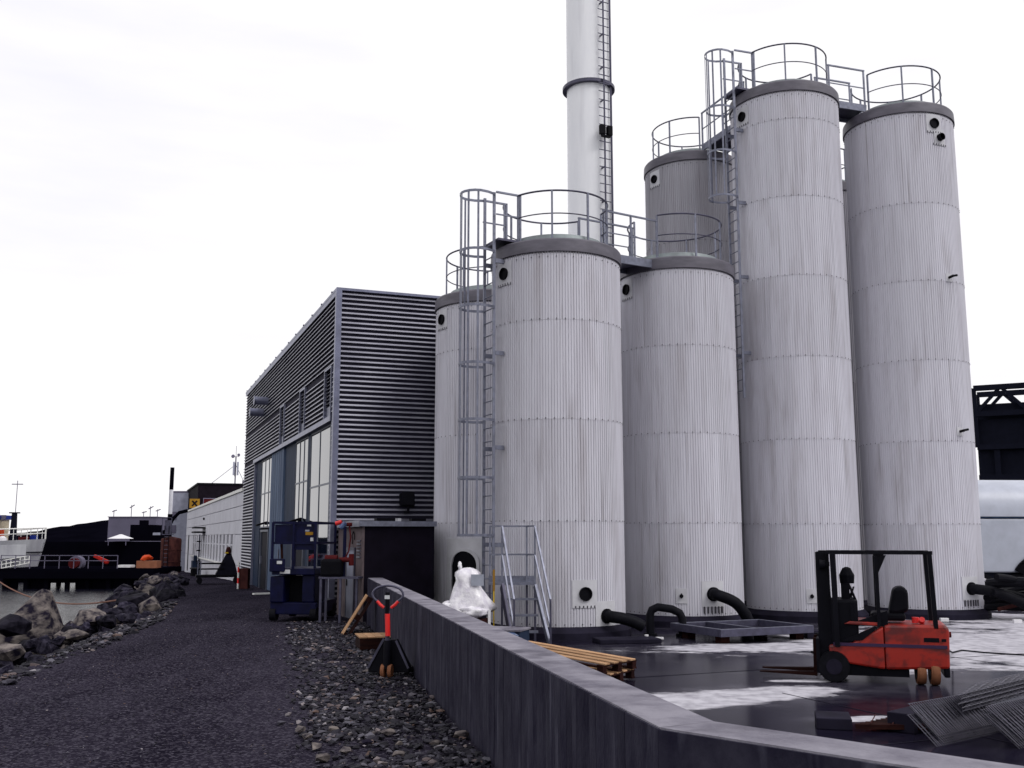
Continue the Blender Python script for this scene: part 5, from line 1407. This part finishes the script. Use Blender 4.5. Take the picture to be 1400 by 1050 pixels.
for (x, y) in ((-0.45, yt + 0.3), (xl, yt + 0.03), (xr - 0.16, yt + 0.3), (xr, yt + 0.03)):
    MB().bb(x - 0.02, x + 0.02, y - 0.02, y + 0.02, zt, zt + 1.12).build('post', 'galvanised', hr, smooth=0)
for z_ in (zt + 0.55, zt + 1.12):
    m = MB(); m.bar((-0.45, yt + 0.3, z_), (xr - 0.16, yt + 0.3, z_), 0.035, 0.035); m.bar((-0.45, yt + 0.3, z_), (xl, yt + 0.03, z_), 0.035, 0.035); m.bar((xr - 0.16, yt + 0.3, z_), (xr, yt + 0.03, z_), 0.035, 0.035)
    m.build('platform_rail', 'galvanised', hr, smooth=0)
for (xt, xf) in ((xl, xl + 0.24), (xr, xr + 0.28)):
    MB().bar((xt, yt + 0.03, zt + 1.12), (xf, yf - 0.02, 0.86), 0.035, 0.035).build('stair_rail', 'galvanised', hr, smooth=0)
    MB().bar((xt, yt + 0.03, zt + 0.55), (xf, yf - 0.02, 0.32), 0.03, 0.03).build('stair_rail', 'galvanised', hr, smooth=0)
    MB().bb(xf - 0.02, xf + 0.02, yf - 0.05, yf - 0.01, 0.0, 0.88).build('post', 'galvanised_dark', hr, smooth=0)
yl = thing('measuring_staff', 'thin yellow staff standing left of the steel steps', 'staff', (-0.36, 20.55, -0.15))
MB().bb(-0.012, 0.012, -0.012, 0.012, 0, 1.0).build('lower_staff', 'yellow', yl, smooth=0)
MB().bb(-0.022, 0.022, -0.015, 0.015, 1.0, 1.42).build('upper_staff', 'ochre', yl, smooth=0)

# ------------------------------------------------------------------ steel frame, hose arch and clutter by the silos
fr = thing('skid_base', 'dark rectangular steel frame lying on blocks in front of silos', 'frame', (4.05, 20.2, -0.15), math.atan2(0.42, 0.9))
FX, FY, FZ0, FZ1 = 2.3, 1.75, 0.14, 0.28
for (a, b, c, d) in ((0, FX, 0, 0.07), (0, FX, FY - 0.07, FY), (0, 0.07, 0.071, FY - 0.071), (FX - 0.07, FX, 0.071, FY - 0.071), (0.86, 0.92, 0.071, FY - 0.071)):
    q = MB().bb(a, b, c, d, FZ0, FZ1).build('beam', 'galvanised_dark', fr, smooth=0, bev=0.004)
    MB().bb(a + 0.004, b - 0.004, c + 0.004, d - 0.004, FZ1 + 0.001, FZ1 + 0.008).build('flange', 'galvanised', q, smooth=0)
MB().bb(0.08, FX - 0.08, 0.08, FY - 0.08, FZ0, FZ0 + 0.02).build('floor_plate', 'plinth', fr, smooth=0)
for (x, y) in ((0.15, 0.2), (FX - 0.3, 0.2), (0.15, FY - 0.4), (FX - 0.3, FY - 0.4)): MB().bb(x, x + 0.2, y, y + 0.2, 0, FZ0 - 0.001).build('block', 'wood_dark', fr, smooth=0)
ha = thing('hose_arch', 'thick black pipe bent into a low arch before the silo', 'pipe', (3.25, 21.9, -0.15), R_(-8))
m = MB(); m.tube([(-0.34, 0, 0.0), (-0.34, 0, 0.44), (-0.30, 0, 0.54), (-0.18, 0, 0.60), (0.12, 0, 0.56), (0.28, 0, 0.48), (0.33, 0, 0.38), (0.33, 0, 0.0)], 0.085, 12); m.build('pipe', 'rubber', ha)
MB().cyl((-0.34, 0, 0.0), (-0.34, 0, 0.06), 0.14, None, 14).build('foot', 'black', ha)
MB().cyl((0.33, 0, 0.0), (0.33, 0, 0.06), 0.14, None, 14).build('foot', 'black', ha)
tp = thing('white_fitting', 'small white fitting on the slab under the hose arch', 'fitting', gnd(884, 876, -0.15), 0)
MB().cyl((0, 0, 0), (0, 0, 0.12), 0.04, None, 10).build('stub', 'white_paint', tp)
MB().bb(0.07, 0.34, -0.04, 0.04, 0.03, 0.07).build('strip', 'white_paint', tp, smooth=0)
ps = thing('pipe_stand', 'pair of short black pipe ends standing beside the forklift', 'pipes', gnd(1118, 893, -0.15), 0)
for x in (0.0, 0.14): MB().cyl((x, 0, 0), (x, 0, 0.36), 0.045, None, 10).build('pipe', 'rubber', ps)
MB().bb(-0.1, 0.25, -0.1, 0.1, 0.0, 0.03).build('base', 'black', ps, smooth=0)
dbx = thing('drain_box', 'low dark box with pale cover between the frame and forklift', 'box', gnd(1118, 872, -0.15), 0.1)
MB().bb(-0.3, 0.4, -0.2, 0.25, 0, 0.16).build('box', 'plinth', dbx, smooth=0, bev=0.01)
MB().bb(-0.1, 0.25, -0.205, -0.201, 0.02, 0.09).build('cover', 'white_render', dbx, smooth=0)
pn = thing('plinth_slab', 'low dark concrete step at the foot of the nearest silo', 'step', (2.4, 20.6, -0.15), R_(10))
MB().bb(-0.75, 0.5, -0.25, 0.35, 0.0, 0.09).build('slab', 'plinth', pn, smooth=0, bev=0.015)

# ------------------------------------------------------------------ forklift
fk = thing('forklift', 'small red electric forklift with black overhead guard facing left', 'forklift', (5.30, 15.30, -0.15), R_(162))
# local +x forward (left in the picture), +y is the vehicle's left (towards the camera after the turn)
cw = MB(); cw.prism([(-0.98, -0.47, 0.24), (-0.14, -0.47, 0.20), (-0.14, -0.47, 0.82), (-0.96, -0.47, 0.84), (-1.0, -0.47, 0.78)], (0, 0.94, 0)); cw.build('counterweight', 'fork_red', fk, smooth=0, bev=0.04)
m = MB(); m.prism([(-0.135, -0.46, 0.20), (0.62, -0.46, 0.30), (0.62, -0.46, 0.52), (0.30, -0.46, 0.56), (-0.135, -0.46, 0.80)], (0, 0.92, 0)); m.build('side_body', 'fork_red', fk, smooth=0, bev=0.03)
m = MB(); m.prism([(-0.10, -0.40, 0.80), (0.40, -0.40, 0.82), (0.32, -0.40, 0.86), (-0.1, -0.40, 0.85)], (0, 0.85, 0)); m.build('cowl', 'fork_red', fk, smooth=0, bev=0.012)
MB().bb(-0.96, 0.56, 0.4705, 0.478, 0.515, 0.56).build('side_stripe', 'fork_stripe', fk, smooth=0)
m = MB(); m.prism([(0.16, 0.463, 0.6), (0.45, 0.463, 0.58), (-0.02, 0.463, 0.80), (-0.05, 0.463, 0.77)], (0, 0.012, 0)); m.build('step_recess', 'fork_black', fk, smooth=0)
MB().bb(-0.45, 0.55, -0.40, 0.40, 0.10, 0.30).build('chassis', 'fork_black', fk, smooth=0)
MB().bb(-0.98, -0.90, -0.45, 0.45, 0.12, 0.29).build('rear_bumper', 'fork_black', fk, smooth=0, bev=0.02)
# lettering panels on the counterweight: worn dark marks
MB().bb(-0.86, -0.66, 0.4705, 0.476, 0.60, 0.66).build('maker_plate', 'fork_black', fk, smooth=0, bev=0.002)
MB().bb(-0.95, -0.89, 0.4705, 0.476, 0.61, 0.65).build('maker_plate', 'fork_black', fk, smooth=0, bev=0.002)
def wheel(c, r, wd, ax, hub, tyre='rubber'):
    ax = Vector(ax).normalized(); c = Vector(c)
    w_ = obj('wheel', None, fk)
    a = c - ax * wd / 2; b = c + ax * wd / 2
    m = MB(); m.cyl(a, b, r * 0.96, None, 24); m.cyl(a + ax * 0.02, b - ax * 0.02, r, None, 24); m.build('tyre', tyre, w_)
    m = MB(); m.cyl(a - ax * 0.006, b + ax * 0.006, r * hub, None, 20); m.build('rim', 'plinth' if tyre == 'rubber' else 'fork_black', w_)
wheel((0.56, 0.40, 0.22), 0.22, 0.16, (0, 1, 0), 0.5)
wheel((0.56, -0.40, 0.22), 0.22, 0.16, (0, 1, 0), 0.5)
wheel((-0.78, 0.32, 0.18), 0.18, 0.115, (1, 0.1, 0), 0.6, 'hub_brown')
wheel((-0.60, 0.30, 0.18), 0.18, 0.115, (1, 0.1, 0), 0.6, 'hub_brown')
# overhead guard
og = obj('overhead_guard', None, fk)
TOPZ = 1.86
for y in (-0.42, 0.42):
    MB().bar((-0.83, y, 0.78), (-0.80, y, TOPZ - 0.04), 0.06, 0.10).build('rear_post', 'fork_black', og, smooth=0)
    MB().bar((0.50, y, 0.5), (0.52, y, TOPZ - 0.04), 0.07, 0.20).build('front_post', 'fork_black', og, smooth=0)
    m = MB(); m.bar((-0.08, y, 0.8), (-0.08, y, TOPZ - 0.08), 0.05, 0.09); m.prism([(-0.22, y - 0.02, TOPZ - 0.06), (-0.06, y - 0.02, TOPZ - 0.06), (-0.10, y - 0.02, TOPZ - 0.32)], (0, 0.04, 0)); m.build('centre_post', 'fork_black', og, smooth=0)
    MB().bb(-0.84, 0.62, y - 0.035, y + 0.035, TOPZ - 0.05, TOPZ).build('roof_rail', 'fork_black', og, smooth=0)
for i in range(9):
    x = -0.80 + i * 0.175
    MB().bb(x - 0.025, x + 0.025, -0.384, 0.384, TOPZ - 0.045, TOPZ - 0.005).build('roof_bar', 'fork_black', og, smooth=0)
# mast and forks
ms = obj('mast', None, fk)
for y in (-0.3, 0.3):
    MB().bb(0.58, 0.76, y - 0.05, y + 0.05, 0.08, 1.84).build('mast_rail', 'fork_black', ms, smooth=0)
    MB().bb(0.64, 0.70, y * 0.62 - 0.035, y * 0.62 + 0.035, 0.1, 1.78).build('inner_rail', 'fork_black', ms, smooth=0)
MB().cyl((0.66, 0, 0.15), (0.66, 0, 1.7), 0.05, None, 10).build('lift_cylinder', 'fork_black', ms)
for z_ in (0.35, 1.0, 1.79): MB().bb(0.62, 0.72, -0.25, 0.25, z_, z_ + 0.07).build('cross_member', 'fork_black', ms, smooth=0)
cg = obj('fork_carriage', None, fk)
for z_ in (0.24, 0.5): MB().bb(0.75, 0.80, -0.42, 0.42, z_, z_ + 0.08).build('carriage_bar', 'fork_black', cg, smooth=0)
for y in (-0.42, -0.3, 0.3, 0.42): MB().bb(0.75, 0.80, y - 0.02, y + 0.02, 0.12, 0.6).build('backrest_bar', 'fork_black', cg, smooth=0)
for y in (-0.24, 0.24):
    m = MB(); m.prism([(0.80, y - 0.05, 0.06), (1.62, y - 0.05, 0.085), (1.62, y - 0.05, 0.10), (0.85, y - 0.05, 0.12), (0.845, y - 0.05, 0.6), (0.80, y - 0.05, 0.6)], (0, 0.1, 0)); m.build('fork', 'wood_dark', cg, smooth=0)
# seat, steering, levers
MB().bb(-0.45, 0.02, -0.24, 0.24, 0.86, 0.98).build('seat', 'fork_black', fk, smooth=0, bev=0.04)
m = MB(); m.prism([(-0.36, -0.24, 0.96), (-0.22, -0.24, 0.96), (-0.30, -0.24, 1.32), (-0.42, -0.24, 1.36), (-0.50, -0.24, 1.30), (-0.50, -0.24, 1.0)], (0, 0.48, 0)); m.build('seat_back', 'fork_black', fk, smooth=0, bev=0.05)
m = MB(); m.bb(0.20, 0.58, -0.40, 0.40, 0.50, 1.16); m.build('dashboard', 'fork_black', fk, smooth=0, bev=0.04)
sw = MB(); sw.tube([(0.26 + 0.05 * math.cos(R_(a)), 0.17 * math.sin(R_(a)), 1.24 + 0.13 * math.cos(R_(a))) for a in range(0, 360, 20)], 0.016, 6, closed=True); sw.cyl((0.26, 0, 1.24), (0.40, 0, 1.08), 0.025, None, 8); sw.build('steering_wheel', 'fork_black', fk)
m = MB()
for y in (-0.3, -0.24, -0.18): m.cyl((0.3, y, 1.1), (0.24, y, 1.32), 0.012, None, 6)
m.build('levers', 'fork_black', fk)
m = MB(); m.bb(0.30, 0.42, -0.1, 0.16, 1.16, 1.38); m.lathe([(0.1, 1.38), (0.11, 1.5), (0.06, 1.6), (0.02, 1.62)], 12, (0.33, 0.04, 0)); m.build('gauge_pod', 'fork_black', fk, smooth=0)
m = MB(); m.cyl((0.62, 0.42, 1.66), (0.70, 0.42, 1.66), 0.06, 0.075, 12); m.bb(0.56, 0.64, 0.40, 0.44, 1.64, 1.70); m.build('work_lamp', 'fork_black', fk)
m = MB(); m.tube([(0.60, 0.12, 0.5), (0.57, 0.14, 1.0), (0.60, 0.10, 1.5), (0.66, 0.08, 1.72), (0.70, 0.08, 1.5), (0.74, 0.1, 0.6)], 0.016, 6); m.tube([(0.72, -0.06, 0.4), (0.70, -0.06, 1.74), (0.64, -0.06, 1.72), (0.62, -0.06, 0.5)], 0.012, 5); m.build('mast_hose', 'rubber', fk)
MB().cyl((-1.005, 0.33, 0.70), (-1.03, 0.33, 0.70), 0.04, None, 12).build('rear_lamp', 'red_dull', fk)
m = MB(); m.prism([(-0.20, 0.40, 1.02), (0.22, 0.40, 0.86), (0.30, 0.40, 1.14), (0.30, 0.40, 0.80), (-0.2, 0.40, 0.80)], (0, 0.02, 0)); m.build('side_guard', 'fork_black', fk, smooth=0)
MB().bb(-0.2, -0.12, 0.1, 0.28, 0.86, 0.89).build('paper', 'sticker', fk, smooth=0)
m = MB(); m.cyl((-0.58, 0.2, 0.84), (-0.58, 0.2, 0.92), 0.05, None, 10); m.cyl((-0.66, 0.25, 0.86), (-0.66, 0.32, 0.90), 0.04, None, 10); m.build('red_plug', 'grip_red', fk)
# charging cable on the slab
p = [gnd(1290, 892, -0.13), gnd(1315, 889, -0.135), gnd(1345, 892, -0.135), gnd(1375, 894, -0.135), gnd(1430, 897, -0.135)]
p[0] = fk.location + Vector((0.95, -0.35, 0.45))
p.insert(1, gnd(1302, 892, -0.13))
tag(MB().tube(p, 0.014, 6).build('power_cable', 'rubber'), 'black power cable running over the slab right of the forklift', 'cable')

# ------------------------------------------------------------------ wire mesh bundles at the lower right
def mesh_sheet(label, c, ax, ay, n1, n2, group):
    """welded mesh sheet spanned by two edge vectors"""
    t = thing('wire_mesh_sheet', label, 'wire mesh', c, 0, group)
    ax, ay = Vector(ax), Vector(ay)
    nrm = ax.cross(ay).normalized()
    m = MB()
    for i in range(n1 + 1):
        o_ = ax * (i / n1); bow = Vector((0, 0, 0.02 * math.sin(i * 2.1)))
        m.tube([o_, o_ + ay * 0.5 + bow * 0.6, o_ + ay], 0.006, 4)
    m.build('long_wires', 'wire', t)
    m = MB()
    for i in range(n2 + 1):
        o_ = ay * (i / n2) + nrm * 0.008
        m.tube([o_, o_ + ax], 0.0045, 4)
    m.build('cross_wires', 'wire', t)
    return t
def quad(a, b, c): # a origin, b along long repetition, c along wire
    return a, b - a, c - a
rgm = random.Random(11)
A0 = gnd(1243, 962, 0.25); A1 = gnd(1335, 946, 0.25); A2 = gnd(1284, 1006, -0.05)
B0 = gnd(1348, 966, 0.25); B1 = gnd(1440, 946, 0.25); B2 = gnd(1396, 1010, -0.05)
ORD = ('topmost', 'second', 'third', 'fourth', 'fifth')
for k in range(4):
    j = Vector((rgm.uniform(-0.05, 0.05), rgm.uniform(-0.04, 0.04), -0.035 * k))
    mesh_sheet(ORD[k] + ' welded wire mesh sheet of the left leaning bundle by the wall', A0 + j, (A1 - A0) * rgm.uniform(0.95, 1.05), (A2 - A0) * rgm.uniform(0.95, 1.04), 32, 7, 'mesh sheets in the left bundle')
    j = Vector((rgm.uniform(-0.05, 0.05), rgm.uniform(-0.04, 0.04), -0.035 * k))
    mesh_sheet(ORD[k] + ' welded wire mesh sheet of the right leaning bundle at the picture edge', B0 + j, (B1 - B0) * rgm.uniform(0.95, 1.05), (B2 - B0) * rgm.uniform(0.95, 1.04), 32, 7, 'mesh sheets in the right bundle')
C0 = gnd(1310, 952, 0.30); C1 = gnd(1440, 920, 0.30); C2 = gnd(1335, 936, 0.30)
for k in range(5):
    mesh_sheet(ORD[k] + ' wire mesh sheet of the flat stack behind the leaning bundles', C0 + Vector((rgm.uniform(-0.05, 0.05), rgm.uniform(-0.05, 0.05), -0.04 * k)), (C1 - C0) * rgm.uniform(0.95, 1.03), (C2 - C0) * rgm.uniform(0.95, 1.1), 26, 6, 'flat mesh sheets')
sp_ = thing('bundle_support', 'dark sleepers carrying the wire mesh bundles by the wall', 'sleepers', (5.6, 11.6, -0.15), R_(-12))
for (x, y) in ((-0.9, 0.0), (0.2, 0.4), (1.2, 0.7)): MB().box((x, y, 0.1), (0.3, 1.6, 0.2), Matrix.Rotation(R_(-35), 3, 'Z')).build('sleeper', 'plinth', sp_, smooth=0, bev=0.01)
rm = thing('red_mesh_pile', 'dark red bars and steel plate lying low against the wall', 'scrap', gnd(1215, 998, -0.15), R_(-14))
for i in range(7):
    y = -0.15 + i * 0.08
    MB().bar((-0.35 + 0.06 * i, y, 0.05), (0.65 + 0.05 * i, y + 0.05, 0.07), 0.05, 0.05).build('bar', 'wood_dark', rm, smooth=0)
MB().bb(-0.75, -0.38, -0.15, 0.35, 0.0, 0.12).build('plate', 'plinth', rm, smooth=0, bev=0.01)
for i in range(4): MB().cyl((-0.2 + i * 0.22, -0.2, 0.09), (-0.1 + i * 0.22, 0.3, 0.11), 0.006, None, 5).build('wire', 'rust', rm)

# ------------------------------------------------------------------ right edge: tank trailer, hoses, truss gallery
tt = thing('tank_trailer', 'pale blue-white tank trailer at the right edge behind the silo', 'trailer', (13.4, 33.0, -0.15), R_(4))
prof = []
for a in range(0, 181, 15): prof.append((0, -1.15 * math.cos(R_(a)), 2.95 + 0.95 * math.sin(R_(a))))
m = MB(); m.prism([(0, -1.16, 2.70)] + prof + [(0, 1.16, 2.70)], (9, 0, 0)); m.build('tank_top', 'tank_white', tt, smooth=40)
m = MB(); m.bb(0.0, 9, -1.2, 1.2, 0.98, 2.64); m.build('tank_side', 'tank_white', tt, smooth=0, bev=0.05)
MB().bb(-0.02, 9.02, -1.21, 1.21, 2.64, 2.70).build('seam_rail', 'facade_blue', tt, smooth=0)
MB().bb(-0.1, 9, -1.1, 1.1, 0.0, 0.97).build('underframe', 'truss', tt, smooth=0)
for x in (1.0, 2.2, 7.0): MB().cyl((x, -1.22, 0.48), (x, -0.95, 0.48), 0.48, None, 20).build('wheel', 'rubber', tt)
m = MB(); m.cyl((2.2, -1.22, 1.0), (2.3, -1.3, 1.25), 0.16, 0.1, 10); m.cyl((2.3, -1.3, 1.22), (2.5, -1.32, 1.35), 0.11, 0.14, 10); m.build('valve', 'black', tt)
hz = thing('hose_pile', 'heap of black hoses beside the right-hand silo', 'hoses', (13.2, 26.6, -0.15), 0)
rh = random.Random(9)
for i in range(7):
    z_ = 0.12 + i * 0.10; path = []
    ph = rh.uniform(0, 6)
    for k in range(14):
        t_ = k / 13
        path.append((-1.2 + 2.9 * t_, 0.5 * math.sin(ph + 3 * t_) - 0.1 * i, max(0.1, z_ + 0.30 * math.sin(math.pi * t_ + ph * 0.3) * (0.6 + 0.1 * i))))
    MB().tube(path, 0.09 + 0.02 * (i % 3), 9).build('hose', 'rubber', hz)
MB().tube([(-0.9, -0.3, 0.25), (-0.2, -0.35, 0.42), (0.5, -0.3, 0.35), (1.2, -0.2, 0.1)], 0.05, 8).build('brown_hose', 'rust', hz)
wp = MB().cyl(at(1340, 790, 28.5), at(1420, 823, 27.0), 0.035, None, 8).build('white_pole', 'white_paint')
tag(wp, 'white pole leaning over the hoses at the right picture edge', 'pole')
for (u, v, w_) in ((1291, 846, 0.2), (1391, 848, 0.2)):
    p = gnd(u, v + 4, -0.15); o = MB().bb(p.x - 0.1, p.x + 0.1, p.y - 0.05, p.y + 0.05, -0.15, -0.06).build('white_block', 'white_paint', smooth=0, bev=0.01)
    tag(o, 'small white block on the slab just right of the forklift' if u < 1300 else 'small white block on the slab before the hoses', 'block')
tg = thing('truss_gallery', 'dark steel truss gallery high beyond the trailer at the right', 'gallery', (26.6, 58.0, 0), R_(-28))
def tb(p, q, s_=0.3, nm='chord'): MB().bar(p, q, s_, s_).build(nm, 'truss', tg, smooth=0)
GL = 20.0
for y in (0.0, 3.0):
    tb((0, y, 10.4), (GL, y, 10.4)); tb((0, y, 8.9), (GL, y, 8.9)); tb((0, y, 7.0), (GL, y, 7.0))
    for i in range(8):
        x = i * 2.8
        tb((x, y, 7.0), (x, y, 10.4), 0.25, 'post'); 
        if i < 7: tb((x, y, 8.9), (x + 1.4, y, 10.4), 0.18, 'diagonal'); tb((x + 1.4, y, 10.4), (x + 2.8, y, 8.9), 0.18, 'diagonal')
MB().bb(0.0, GL, 0.3, 2.7, 5.0, 8.6).build('conveyor_housing', 'truss', tg, smooth=0)
MB().bb(0.2, GL, 0.4, 2.6, 9.05, 9.5).build('belt_deck', 'truss', tg, smooth=0)
for x in (1.0, 9.0, 17.0):
    for y in (0.1, 2.9): tb((x, y, -0.3), (x, y, 7.0), 0.3, 'leg')
MB().bb(0, GL, -0.35, -0.25, 2.0, 5.4).build('lower_screen', 'truss', tg, smooth=0)
